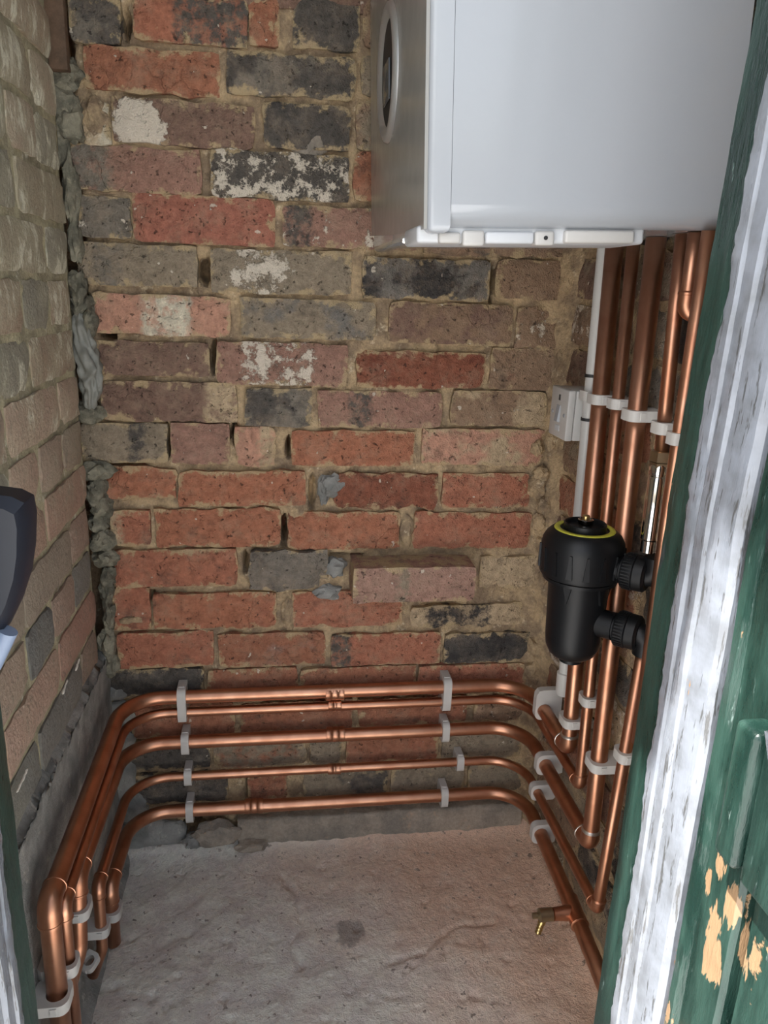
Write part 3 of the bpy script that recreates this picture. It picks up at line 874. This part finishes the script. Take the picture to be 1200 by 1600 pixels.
# fourth run, thin, up to the lower port of the filter
ptsD = [(-.285, -.305, .03), (-.269, -.300, .075), (-.2695, -.292, zD), (-.266, -.030, zD), (.4695, -.030, zD), (.4690, -.410, zD), (.4650, -.444, .6185)]
oD = run('thin copper pipe fourth from the top, ending at the lower filter port', ptsD, [.015, .010, bend, bend, .010], R15)
at_root(oD, elbow(ptsD[1], ptsD[2], ptsD[3], R15, .011, oD, .010)); at_root(oD, elbow(ptsD[4], ptsD[5], ptsD[6], R15, .010, oD, .010))
at_root(oD, coupling(B(522, 1201, -.03), (1, 0, 0), R15, oD, .024))
# lowest run with the drain cock
ptsE = [(-.274, -.216, .0), (-.274, -.212, zE), (-.268, -.030, zE), (.4800, -.030, zE), (.4690, -.340, zE), (.4520, -.640, zE)]
oE = run('lowest copper pipe just above the concrete floor', ptsE, [.014, bend, bend, 0], R22)
at_root(oE, elbow(ptsE[0], ptsE[1], ptsE[2], R22, .016, oE))
at_root(oE, coupling(B(397, 1259, -.03), (1, 0, 0), R22, oE))
T = Vector((.469, -.340, zE)); d = (Vector(ptsE[5]) - Vector(ptsE[4])).normalized()
m = MB(); q = R22 + .0017
m.add(*lathe(T - d * .028, d, [(0, q - .001), (.001, q + .0005), (.004, q), (.052, q), (.055, q + .0007), (.056, q - .001)], 24))
m.add(*lathe(T, (-1, 0, 0), [(0, q * .9), (.016, q * .86), (.021, R15 + .0026), (.036, R15 + .0016), (.037, R15)], 24))
tee = at_root(oE, m.build('tee', 'copper', oE, True, 40, origin=T))
dc = MB()
dc.add(*lathe(T + Vector((-.037, 0, 0)), (-1, 0, 0), [(0, .008), (.001, .0105), (.022, .0105), (.023, .008), (.025, .0045), (.033, .0045), (.0335, .003)], 6 * 4))
cock = at_root(oE, dc.build('drain_cock', 'olive', oE, True, 30, origin=T))
cock['label'] = 'dull brass drain cock'
sp = MB(); sp.add(*lathe(T + Vector((-.052, 0, -.006)), (-.35, -.25, -.9), [(0, .006), (.010, .006), (.011, .0048), (.014, .0056), (.016, .0046), (.019, .0056), (.021, .0046), (.025, .0052), (.027, .003)], 18))
s_ = sp.build('spout', 'brass', cock, True, 30, origin=None); s_.location = -T
# fourth riser: down from the boiler to the filter's upper port
o4 = run('copper riser ending in a brass nut above the filter', [(.4535, -.424, 1.129), (.4575, -.436, .868)], [], R15)
top4 = Vector((.4575, -.436, .868)); dn = Vector((.004, -.012, -.265)).normalized()
m = MB(); m.add(*lathe(top4 + Vector((0, 0, .016)), (0, 0, -1), [(0, .0085), (.001, .0128), (.013, .0134), (.014, .011), (.0145, .0125), (.02, .0125)], 6)); at_root(o4, m.build('nut', 'olive', o4, False, origin=top4))
m = MB(); m.add(*lathe(top4, (0, 0, -1), [(0, .0105), (.003, .0120), (.014, .0120), (.016, .0105), (.020, .0118), (.095, .0118), (.097, .0100), (.112, .0100)], 28)); at_root(o4, m.build('valve_body', 'chrome', o4, True, 40, origin=top4))
o5 = run('short copper stub turned into the wall between two risers', [(.4535, -.4515, 1.129), (.4550, -.4505, 1.046), (.500, -.462, 1.036)], [.010], R15)
at_root(o5, elbow((.4535, -.4515, 1.129), (.4550, -.4505, 1.046), (.500, -.462, 1.036), R15, .011, o5, .012))
o6 = run('copper riser closest to the green door post', [(.4535, -.480, 1.129), (.4600, -.465, .80), (.466, -.462, .50)], [.3], R15)

# ------------------------------------------------------------------ pipe clips
def clip(label, P, d, n, r, half, dist, w=.0135, lo=None, thick=.0042):
    """moulded clip: ring round the pipe, block back to the wall, snap tab"""
    P = Vector(P); d = Vector(d).normalized(); n = Vector(n).normalized(); t = d.cross(n).normalized()
    a0, a1 = -(lo or half), half; b0, b1 = -dist, r + thick
    N = 32; outer = []; inner = []
    for k in range(N):
        an = 2 * math.pi * (k + .5) / N; ca, sa = math.cos(an), math.sin(an)
        tx = (a1 if ca > 0 else -a0) / max(abs(ca), 1e-6); tz = (b1 if sa > 0 else -b0) / max(abs(sa), 1e-6)
        u = min(tx, tz); q = Vector((ca * u, sa * u))
        # round the two front corners
        rc = min(.011, (a1 - a0) * .3)
        cx = max(a0 + rc, min(a1 - rc, q.x)); cz = min(b1 - rc, q.y)
        dv = Vector((q.x - cx, q.y - cz))
        if dv.length > rc and q.y > b1 - rc: q = Vector((cx, cz)) + dv.normalized() * rc
        outer.append(q); inner.append(Vector((ca, sa)) * (r + .0003))
    vs = []; fs = []
    for s in (-w / 2, w / 2):
        for ring in (outer, inner):
            for q in ring: vs.append(t * q.x + n * q.y + d * s)
    for k in range(N):
        j = (k + 1) % N
        fs += [(k, j, N + j, N + k), (2 * N + j, 2 * N + k, 3 * N + k, 3 * N + j), (j, k, 2 * N + k, 2 * N + j), (N + k, N + j, 3 * N + j, 3 * N + k)]
    root = mesh('pipe_clip', vs, fs, 'clip', None, True, P, 35)
    tag(root, label, 'pipe clip', 'white plastic pipe clips')
    m = MB(); e = a1 - .002
    tabv, tabf = prism([t * e + n * (-.004), t * (e + .0035) + n * (-.003), t * (e + .0035) + n * .004, t * e + n * .006], d * (w * .7))
    m.add([v - d * w * .35 for v in tabv], tabf)
    m.build('snap_tab', 'clip', root, True, 30)
    return root
def backclip(px, py, zc, r, half, label, lo=None, w=.0135):
    X = B(px, py, -.03).x
    return clip(label, (X, -.030, zc), (-1, 0, 0), (0, -1, 0), r, half, .030, w, lo)
backclip(285, 1095, zA, R22, .021, 'double pipe clip on the top pair of pipes, nearer the left wall', lo=.046, w=.015)
backclip(290, 1157, zC, R22, .021, 'pipe clip on the third pipe down the back wall, nearer the left wall')
backclip(294, 1208, zD, R15, .017, 'pipe clip on the fourth pipe down the back wall, nearer the left wall')
backclip(297, 1263, zE, R22, .021, 'pipe clip on the lowest pipe beside the dark hole, nearer the left wall')
backclip(697, 1075, zA, R22, .021, 'double pipe clip on the top pair of pipes, nearer the filter', lo=.046, w=.015)
backclip(695, 1134, zC, R22, .021, 'pipe clip on the third pipe down the back wall, nearer the right bend')
backclip(718, 1187, zD, R15, .017, 'pipe clip on the fourth pipe down the back wall, nearer the right bend')
backclip(693, 1238, zE, R22, .021, 'pipe clip on the lowest back wall pipe, nearer the right bend')
RN = (-1, 0, 0)
def rclip(P, d, r, half, label, lo=None):
    P = Vector(P); return clip(label, P, d, RN, r, half, XR(P.z) - .003 - P.x, .014, lo)
rclip((.4695, -.120, zA), (0, -1, 0), R22, .0185, 'topmost clip where the pipes turn onto the right wall', lo=.040)
rclip((.4705, -.150, zC), (0, -1, 0), R22, .020, 'second clip down where the pipes turn onto the right wall')
rclip((.4695, -.130, zD), (0, -1, 0), R15, .016, 'small third clip down where the pipes turn onto the right wall')
rclip((.4755, -.150, zE), (0, -1, 0), R22, .020, 'lowest clip on the right wall, above the floor')
def onriser(a, b, z):
    a, b = Vector(a), Vector(b); k = (z - a.z) / (b.z - a.z); return a.lerp(b, k)
def vclip(a, b, px, py, r, half, label):
    z = S(px, py, XP(.8 if py < 800 else .4)).z; P = onriser(a, b, z)
    return rclip(P, (0, 0, 1), r, half, label)
vclip(ptsA[4], ptsA[5], 940, 623, R22, .018, 'clip on the riser next to the white waste pipe, beside the switch')
vclip(ptsB[4], ptsB[5], 975, 633, R15, .014, 'clip on the thin second riser, at switch height')
vclip(ptsC[5], ptsC[6], 1003, 650, R22, .019, 'wide clip on the fattest riser, at switch height')
vclip((.4535, -.424, 1.129), (.4575, -.436, .868), 1038, 667, R15, .015, 'clip on the riser just above the brass nut')
vclip((.4535, -.480, 1.129), (.4600, -.465, .80), 1056, 682, R15, .012, 'half hidden clip beside the green door post, at switch height')
vclip(ptsB[4], ptsB[5], 922, 1096, R15, .015, 'clip on the thin riser just below the black filter')
vclip(ptsA[4], ptsA[5], 893, 1127, R22, .019, 'lower clip on the leftmost copper riser, below the filter')
vclip(ptsC[5], ptsC[6], 940, 1198, R22, .020, 'lower clip on the fattest riser, near its bottom elbow')
vclip(ptsD[5], ptsD[6], 970, 1168, R15, .015, 'lower clip on the riser against the green door post')
def lclip(P, d, r, half, label, lo=None):
    P = Vector(P); return clip(label, P, d, (1, 0, 0), r, half, P.x + .297, .015, lo)
lclip((-.2690, -.509, .215), (0, 0, -1), R22, .020, 'largest white clip at the bottom left corner of the picture')
lclip((-.2630, -.476, .230), (0, 0, -1), R15, .015, 'clip on the thin pipe behind the fat left downpipe')
lclip((-.2803, -.357, .206), (0, 0, -1), R22, .020, 'clip under the elbow of the middle left downpipe')
lclip((-.2692, -.296, .110), (0, 0, -1), R15, .015, 'clip on the thin downpipe close to the floor')
lclip((-.2740, -.212, .062), (0, 0, -1), R22, .019, 'clip round the last left downpipe, resting near the floor')
o = clip('empty white clip lying open beside the thin left downpipe', (-.280, -.330, .082), (0, .5, -1), (.8, -.5, 0), .0075, .013, .012, .016)

# ------------------------------------------------------------------ boiler on the right wall, hung slightly out of true
import bmesh
def rbox(x0, x1, y0, y1, z0, z1, r=.01, seg=4, edges=None):
    bm = bmesh.new(); bmesh.ops.create_cube(bm, size=1.0)
    for v in bm.verts:
        v.co = Vector((x0 if v.co.x < 0 else x1, y0 if v.co.y < 0 else y1, z0 if v.co.z < 0 else z1))
    es = [e for e in bm.edges if edges is None or edges((e.verts[0].co + e.verts[1].co) / 2)]
    bmesh.ops.bevel(bm, geom=es, offset=r, segments=seg, profile=.5, affect='EDGES')
    bm.verts.index_update()
    vs = [v.co.copy() for v in bm.verts]; fs = [tuple(v.index for v in f.verts) for f in bm.faces]; bm.free()
    return vs, fs
boil = empty('boiler', (.1475, -.480, 1.1135), (0, math.radians(-2.0), 0))
tag(boil, 'white wall-hung boiler with grey glossy front and round dial, on the right wall', 'boiler')
BW, BD, BH = .440, .326, .80
m = MB(); m.add(*rbox(.0272, BD, 0, BW, .006, BH, .022, 6, lambda c: c.z < .1 and c.y < .1)); m.build('casing', 'case', boil, True, 30)
m = MB(); m.add(*rbox(.003, .0266, -.0012, BW, .000, BH, .0075, 5, lambda c: c.x < .01 or c.z < .01)); m.build('front_cover', 'case', boil, True, 30)
# grey panel: its lower edge curves up towards the far end
out = []
for k in range(13):
    y = BW * k / 12; out.append((0.0, y + (.002 if k == 0 else 0), .004 + .020 * (k / 12) ** 1.3))
poly = [Vector((0, y, z)) for (_, y, z) in out] + [Vector((0, BW, BH)), Vector((0, .0015, BH))]
m = MB(); m.add(*prism(poly, (.0035, 0, 0))); pan = m.build('front_panel', 'glass', boil, False)
pan['label'] = 'glossy grey front panel'
dc_ = S(606, 116, .139)
dz = dc_.z - 1.1135; dy = dc_.y + .480
m = MB(); pr = [(.001, .058), (-.0035, .0625), (-.006, .068), (-.006, .072), (-.004, .076), (0, .0775)]
dl, u, w = Vector((1, 0, 0)), Vector((0, 1, 0)), Vector((0, 0, 1))
vs = []; fs = []; N = 56
for (h, r) in pr:
    for k in range(N):
        a = 2 * math.pi * k / N; vs.append(Vector((h, dy + r * math.cos(a), dz + r * math.sin(a))))
for i in range(len(pr) - 1):
    for k in range(N):
        j = (k + 1) % N; fs.append((i * N + k, (i + 1) * N + k, (i + 1) * N + j, i * N + j))
ring = mesh('dial_bezel', vs, fs, 'silver', boil, True)
m = MB(); m.add(*lathe((.0005, dy, dz), (-1, 0, 0), [(0, .059), (.0012, .059)], 56)); fc = m.build('dial_face', 'blackdull', ring, True, 30)
m = MB(); m.add(*rbox(-.004, -.001, dy - .022, dy + .030, dz - .032, dz + .014, .0015, 2)); m.build('display', 'lcd', ring, True, 30)
# underside fascia
m = MB(); m.add(*rbox(-.004, .243, .018, .10, -.0085, .009, .004, 3)); tr = m.build('underside_tray', 'tray', boil, True, 30)
for nm, x0, x1, z0, z1, mt in [('flap', .018, .041, -.009, .002, 'white'), ('catch', .043, .066, -.0115, .004, 'white'), ('flap', .067, .119, -.009, .003, 'tray'),
                               ('catch', .120, .141, -.0105, .004, 'white'), ('handle_strip', .152, .229, -.008, .005, 'white')]:
    m = MB(); m.add(*rbox(x0, x1, .011, .030, z0, z1, .003, 3)); ob = m.build(nm, mt, tr, True, 30)
m = MB(); m.add(*lathe((.131, .0115, -.003), (0, -1, 0), [(0, .0022), (.0012, .0022), (.0014, .0012)], 16)); m.build('screw', 'blackdull', tr, True, 30)
m = MB(); m.add(*lathe((-.004, .10, -.002), (0, -1, 0), [(0, .003), (.004, .003), (.005, .001)], 12)); m.build('screw', 'chrome', tr, True, 30)

# ------------------------------------------------------------------ magnetic filter
fx, fy = .397, -.378
filt = empty('system_filter', (fx, fy, .585)); tag(filt, 'black plastic system filter with ribbed cap and yellow ring, on the copper risers', 'filter')
def fpart(name, prof, mat, parent=filt, seg=48):
    m = MB(); m.add(*lathe((0, 0, 0), (0, 0, 1), prof, seg)); return m.build(name, mat, parent, True, 35)
body = fpart('body', [(.000, .014), (.001, .016), (.003, .025), (.008, .031), (.018, .0355), (.030, .0370), (.110, .0400), (.113, .0410), (.1145, .0485), (.119, .0490), (.120, .0425), (.136, .042)], 'black')
fpart('drain_boss', [(-.008, .012), (-.006, .0155), (.002, .0155)], 'black')
cap = fpart('cap', [(.121, .044), (.1215, .0522), (.124, .0535), (.160, .0535), (.168, .0525), (.1755, .0485), (.1800, .0440), (.1825, .0405), (.1832, .0300), (.182, .0295)], 'black', seg=64)
cap['label'] = 'ribbed black screw cap'
for k in range(16):
    a = 2 * math.pi * (k + .35) / 16
    m = MB(); m.add(*prism([(.0515, -.0042, .129), (.0515, .0042, .129), (.0515, .0014, .160), (.0515, -.0014, .160)], (.0042, 0, 0)))
    o = m.build('rib', 'black', cap, False); o.rotation_euler.z = a
m = MB()
vs = []; fs = []; N = 56
for (h, r) in [(.1826, .0315), (.1838, .0319), (.1838, .0385), (.1826, .0392)]:
    for k in range(N):
        a = 2 * math.pi * k / N; vs.append(Vector((r * math.cos(a), r * math.sin(a), h)))
for i in range(3):
    for k in range(N):
        j = (k + 1) % N; fs.append((i * N + k, (i + 1) * N + k, (i + 1) * N + j, i * N + j)[::-1])
mesh('yellow_ring', vs, fs, 'yellow', cap, True)
fpart('top_cup', [(.182, .0275), (.1905, .0275), (.1915, .0262), (.1905, .0245), (.186, .0235), (.1855, .003)], 'black', cap)
fpart('vent_screw', [(.184, .0085), (.188, .0085), (.1885, .0100), (.1955, .0100), (.196, .0085), (.194, .0065), (.194, .001)], 'chrome', cap, 20)
fpart('vent_pin', [(.195, .0048), (.2005, .0048), (.201, .004)], 'brass', cap, 16)
for a in (-2.3, -1.2, -.1):
    m = MB(); c, s = math.cos(a), math.sin(a)
    m.add(*prism([(.040, -.006, .116), (.040, .006, .116), (.0385, 0, .090)], (.004, 0, 0))); o = m.build('gusset', 'black', body, False); o.rotation_euler.z = a
pd = Vector((.0605, -.058, 0)).normalized()
for nm, z0 in (('upper', .150 - .010), ('lower', .060)):
    m = MB(); m.add(*lathe((0, 0, z0), pd, [(.030, .0185), (.054, .0185), (.0545, .0170), (.058, .0170)], 32)); po = m.build('port', 'black', filt, True, 35)
    m = MB(); m.add(*lathe((0, 0, z0), pd, [(.0575, .0185), (.058, .0225), (.059, .0232), (.072, .0232), (.073, .0222), (.074, .0232), (.085, .0228), (.088, .0195)], 40)); nt = m.build('union_nut', 'black', po, True, 35)
    m = MB()
    dd, u, w = frame_of(pd)
    for k in range(36):
        a = 2 * math.pi * k / 36; c = Vector((0, 0, z0)) + dd * .060 + (u * math.cos(a) + w * math.sin(a)) * .0230
        t = (-u * math.sin(a) + w * math.cos(a)) * .0008; rr = (u * math.cos(a) + w * math.sin(a)) * .0010
        m.add(*prism([c - t, c + t, c + t + rr, c - t + rr], dd * .011))
    m.build('knurling', 'black', po, False)
    m = MB(); e = Vector((0, 0, z0)) + pd * .096
    m.add(*tube(fillet([Vector((0, 0, z0)) + pd * .082, e, e + Vector((0, 0, .026 if nm == 'upper' else -.026))], .012, 8), .0150, 24)); m.build('port_elbow', 'black', po, True, 40)

# ------------------------------------------------------------------ switch, waste pipe and cable
sw = empty('fused_switch', (.4320, -.153, .885)); tag(sw, 'white switched connection box with small dark indicator, on the right wall', 'switch')
hx = .036; hz_ = .0378
m = MB(); m.add(*rbox(.012, XR(.885) - .004 - .432, -hx, hx, -hz_, hz_, .002, 2)); m.build('back_box', 'white', sw, True, 30)
m = MB(); m.add(*rbox(0, .0115, -hx - .0005, hx + .0005, -hz_ - .0005, hz_ + .0005, .0022, 3)); fp = m.build('faceplate', 'white', sw, True, 30)
m = MB(); m.add(*rbox(-.0006, .001, -.0035, .0035, .019, .028, .0004, 1)); m.build('indicator', 'lcd', fp, False)
m = MB(); m.add(*prism([(.001, -.007, -.014), (-.0045, -.007, -.013), (-.0012, -.007, .012), (.001, -.007, .012)], (0, .013, 0))); m.build('rocker', 'case', fp, False)
for yy in (-.024, .026):
    m = MB(); m.add(*lathe((.001, yy, -.001), (-1, 0, 0), [(0, .003), (.0018, .003), (.002, .002)], 14)); m.build('screw', 'case', fp, True, 30)
m = MB(); m.add(*rbox(-.0006, .001, -.009, .009, -.028, -.019, .0004, 1)); m.build('fuse_carrier', 'tray', fp, True, 30)

c0, c1 = Vector((.4535, -.2095, 1.128)), Vector((.4665, -.2050, .445))
wp = empty('waste_pipe', c1); tag(wp, 'white plastic waste pipe between the switch and the first copper riser', 'pipe')
m = MB(); m.add(*tube([c0 - c1, Vector((0, 0, 0))], .0098, 24)); m.build('tube', 'white', wp, True, 40)
m = MB(); m.add(*lathe((0, 0, 0), (c0 - c1), [(-.020, .0100), (-.014, .0122), (.020, .0124), (.022, .0100)], 24)); m.build('socket', 'white', wp, True, 40)
for px, py in ((943, 382), (923, 586), (914, 653)):
    z = S(px, py, XP(.95)).z; P = onriser(c0, c1, z) - c1
    m = MB(); m.add(*lathe(P, (c0 - c1), [(-.0022, .0099), (-.0022, .0112), (.0022, .0112), (.0022, .0099)], 24)); m.build('band', 'blackdull', wp, True, 40)
vz = S(918, 617, .455).z
P = onriser(c0, c1, vz)
rclip(P, (0, 0, 1), .0098, .0165, 'clip holding the white waste pipe, touching the switch box')
cb = MB(); cb.add(*tube(fillet([(.470, -.180, .850), (.471, -.178, .80), (.474, -.186, .765), (.478, -.205, .735), (.480, -.215, .60)], .03, 6), .0036, 12))
o = cb.build('cable', 'white', None, True, 40, origin=(.47, -.18, .85)); tag(o, 'thin white cable hanging from the switch box', 'cable')

# ------------------------------------------------------------------ things stuffed in the left corner
m = MB(); a0, a1 = B(74, 60, -.045), B(104, 60, -.045); zb = B(95, 110, -.045).z
m.add(*rbox(a0.x, a1.x, -.050, -.032, zb, 2.19, .0015, 2))
o = m.build('timber_batten', 'wood', None, True, 30, origin=((a0.x + a1.x) / 2, -.041, zb)); tag(o, 'brown timber batten standing in the top left corner', 'batten')
c = B(134, 566, -.022)
vs = []; fs = []; NU, NV = 40, 64
for j in range(NV + 1):
    t = j / NV
    for i in range(NU):
        a = 2 * math.pi * i / NU
        p = Vector((math.cos(a), math.sin(a), t * 6))
        wob = 1 - .34 * abs(math.sin(3 * a + 9 * t + 3 * nz((p.x, p.y, p.z * .7), .9, 5))) ** 3 + .12 * nz((p.x * 3, p.y * 3, p.z), 2.2, 6) + .22 * nz((p.x, p.y, p.z * .5), 1.5, 3) + .16 * math.sin(5 * a + 4 * math.sin(t * 7)) * abs(nz((p.x, p.y, p.z), 1.1, 8)) * 2 - .10 * abs(nz((p.x * 2, p.y * 2, p.z * .6), 1.8, 2))
        env = math.sin(math.pi * min(1, max(0, .02 + t * .96))) ** .42
        vs.append(((.021 * env * wob) * math.cos(a) + .006 * math.sin(t * 5), .020 * env * wob * math.sin(a), (t - .5) * .145 + .006 * nz(p, .9, 4)))
for j in range(NV):
    for i in range(NU):
        k = (i + 1) % NU; fs.append((j * NU + i, j * NU + k, (j + 1) * NU + k, (j + 1) * NU + i))
o = mesh('crumpled_bag', vs, fs, 'bag', None, True, c); tag(o, 'crumpled grey plastic bag stuffed into the left corner gap', 'bag')

# ------------------------------------------------------------------ door posts, layered with old paint
def post(prof, mat, name, parent, mirror=False, jag=None, z0=0.0, z1=1.98, n=260, warp=.0012):
    vs = []; fs = []; k = len(prof)
    for j in range(n + 1):
        z = z0 + (z1 - z0) * j / n
        lean = max(0, z - .9) * .035
        for i, (x, y) in enumerate(prof):
            jx = warp * nz((i * 3.1, 0, z), 14, 2) + warp * .5 * nz((i * 1.7, 0, z), 60, 4)
            jy = 0
            if jag and i in jag: jy = .0045 * nz((0, 0, z), 22, 7) + .0035 * nz((0, 0, z), 110, 3)
            X = x + jx + lean
            vs.append((X if not mirror else .105 - X, y + jy, z))
    for j in range(n):
        for i in range(k - 1):
            q = (j * k + i, j * k + i + 1, (j + 1) * k + i + 1, (j + 1) * k + i)
            fs.append(q if mirror else q[::-1])
    return mesh(name, vs, fs, mat, parent, True, None, 30)
def doorpost(nm, mirror, label):
    a = struct(post([(.40, -.700), (.327, -.700), (.3252, -.702), (.3250, -.718), (.3258, -.745), (.345, -.746)], 'lining', nm, None, mirror), label)
    post([(.3262, -.728), (.3246, -.7345), (.3240, -.745), (.3262, -.7475), (.3250, -.7495), (.3248, -.763), (.3275, -.7655), (.3268, -.768), (.3272, -.784), (.3290, -.793), (.334, -.7975), (.350, -.798)], 'wpaint', 'door_stop', a, mirror, jag=(0, 1))
    post([(.345, -.796), (.348, -.806), (.340, -.8075), (.3315, -.808), (.3290, -.8105), (.3282, -.820), (.3310, -.826), (.3300, -.829), (.3305, -.866), (.334, -.870), (.36, -.871)], 'green', 'outer_post', a, mirror)
    if not mirror: post([(.350, -.868), (.352, -.876), (.338, -.878), (.334, -.881), (.3335, -.925), (.337, -.93), (.40, -.931), (.40, -.855)], 'green', 'architrave', a, mirror)
    return a
tr1 = doorpost('trim_1', False, 'right door post with peeling green paint and a white stop')
tr2 = doorpost('trim_2', True, 'left door post with peeling green paint and a white stop')
m = MB(); m.add(*box(-.262, .42, -.90, -.70, 1.955, 2.0, .004)); struct(m.build('trim_3', 'green', None, False), 'green door head')
# wooden latch keeper on the right post
kz0, kz1 = S(1140, 1340, .318).z, S(1165, 1118, .318).z
kp = empty('latch_keeper', (.330, -.868, kz0)); tag(kp, 'chunky green wooden latch keeper on the right door post', 'latch keeper')
h = kz1 - kz0
def kprism(pts, x0, x1): return prism([Vector((x0, y, z)) for y, z in pts], (x1 - x0, 0, 0))
m = MB(); m.add(*rbox(-.020, .004, -.012, .012, 0, h, .005, 3)); bl = m.build('block', 'green', kp, True, 35)
m = MB(); m.add(*rbox(-.014, .004, -.060, -.013, -.006, h + .002, .003, 2)); m.build('plate', 'green', kp, True, 35)
m = MB(); m.add(*kprism([(-.0125, h + .004), (-.060, h + .006), (-.060, h - .040), (-.030, h - .030)], -.0155, .0)); m.build('end_cap', 'wpaint', kp, False)
# dark handle on the left post
hp = [(-30, 770), (18, 776), (38, 786), (43, 812), (42, 862), (36, 905), (22, 950), (2, 992), (-30, 1010)]
yh = -.752
pts = [B(px, py, yh) for px, py in hp]
cz = sum((p.z for p in pts)) / len(pts); o_ = Vector((-.205, yh, cz))
inn = [o_ + (p - o_) * .86 + Vector((0, -.008, 0)) for p in pts]
m = MB(); n = len(pts)
vs = [p - o_ for p in inn] + [p - o_ for p in pts] + [p - o_ + Vector((0, .022, 0)) for p in pts]
fs = [tuple(range(n))]
for k in range(2):
    for i in range(n):
        j = (i + 1) % n; fs.append((k * n + j, k * n + i, (k + 1) * n + i, (k + 1) * n + j))
fs.append(tuple(range(3 * n - 1, 2 * n - 1, -1)))
hd = empty('door_handle', o_); tag(hd, 'dark navy handle poking in at the left edge', 'handle')
mesh('grip', vs, fs, 'navy', hd, True, None, 40)
q0, q1 = B(-14, 1040, yh), B(12, 985, yh)
m = MB(); m.add(*tube(fillet([q0 - o_ + Vector((-.03, 0, -.02)), q0 - o_, q1 - o_], .004, 4), .0072, 14)); m.build('bolt', 'pale', hd, True, 40)

# ------------------------------------------------------------------ foliage added out of view, with gaps left to dapple the right door post
random.seed(31)
sd = Vector((math.cos(_e) * math.cos(_a), math.cos(_e) * math.sin(_a), -math.sin(_e)))
gaps = [(S(1098, 1015, .327), .030), (S(1062, 1195, .327), .045), (S(1010, 1450, .327), .060), (S(1150, 1180, .331), .03), (S(1140, 1560, .331), .05), (S(1000, 1180, .325), .02)]
vs = []; fs = []
for k in range(900):
    T0 = Vector((.33, random.uniform(-1.15, -.70), random.uniform(.05, 1.35)))
    h = random.uniform(2.4, 3.2)
    c = T0 - sd * h
    clear = True
    for g, r in gaps:
        w_ = T0 - g
        if (w_ - sd * w_.dot(sd)).length < r + .022: clear = False; break
    if not clear: continue
    d_ = Vector((random.uniform(-1, 1), random.uniform(-1, 1), random.uniform(-.6, .2))).normalized(); n_ = d_.orthogonal().normalized()
    n_ = Matrix.Rotation(random.uniform(0, 6.28), 3, d_) @ n_; b_ = d_.cross(n_) * .25
    L_ = random.uniform(.05, .08); q = len(vs)
    vs += [c - d_ * L_ / 2, c - n_ * L_ * .3 + b_ * .02, c + d_ * L_ / 2, c + n_ * L_ * .3 + b_ * .02, c + d_ * L_ * .2 - b_ * .02]
    fs += [(q, q + 1, q + 4), (q + 1, q + 2, q + 4), (q + 2, q + 3, q + 4), (q + 3, q, q + 4)]
dapple_tree = empty('dapple_tree', (-1.7, -1.9, 0)); tag(dapple_tree, 'foliage added out of view outside the doorway to dapple the right door post', 'dapple_tree')
lo = Vector(dapple_tree.location)
fo = mesh('foliage', [v - lo for v in vs], fs, 'leaf', dapple_tree, False); fo['kind'] = 'stuff'
m = MB(); m.add(*tube([Vector((0, 0, -.03)), Vector((.05, .05, 1.2)), Vector((.10, .10, 2.3)), Vector((.25, .2, 3.0)), Vector((.45, .35, 3.6))], .05, 12, True, [.09, .075, .06, .035, .012])); m.build('trunk', 'wood', dapple_tree, True, 60)
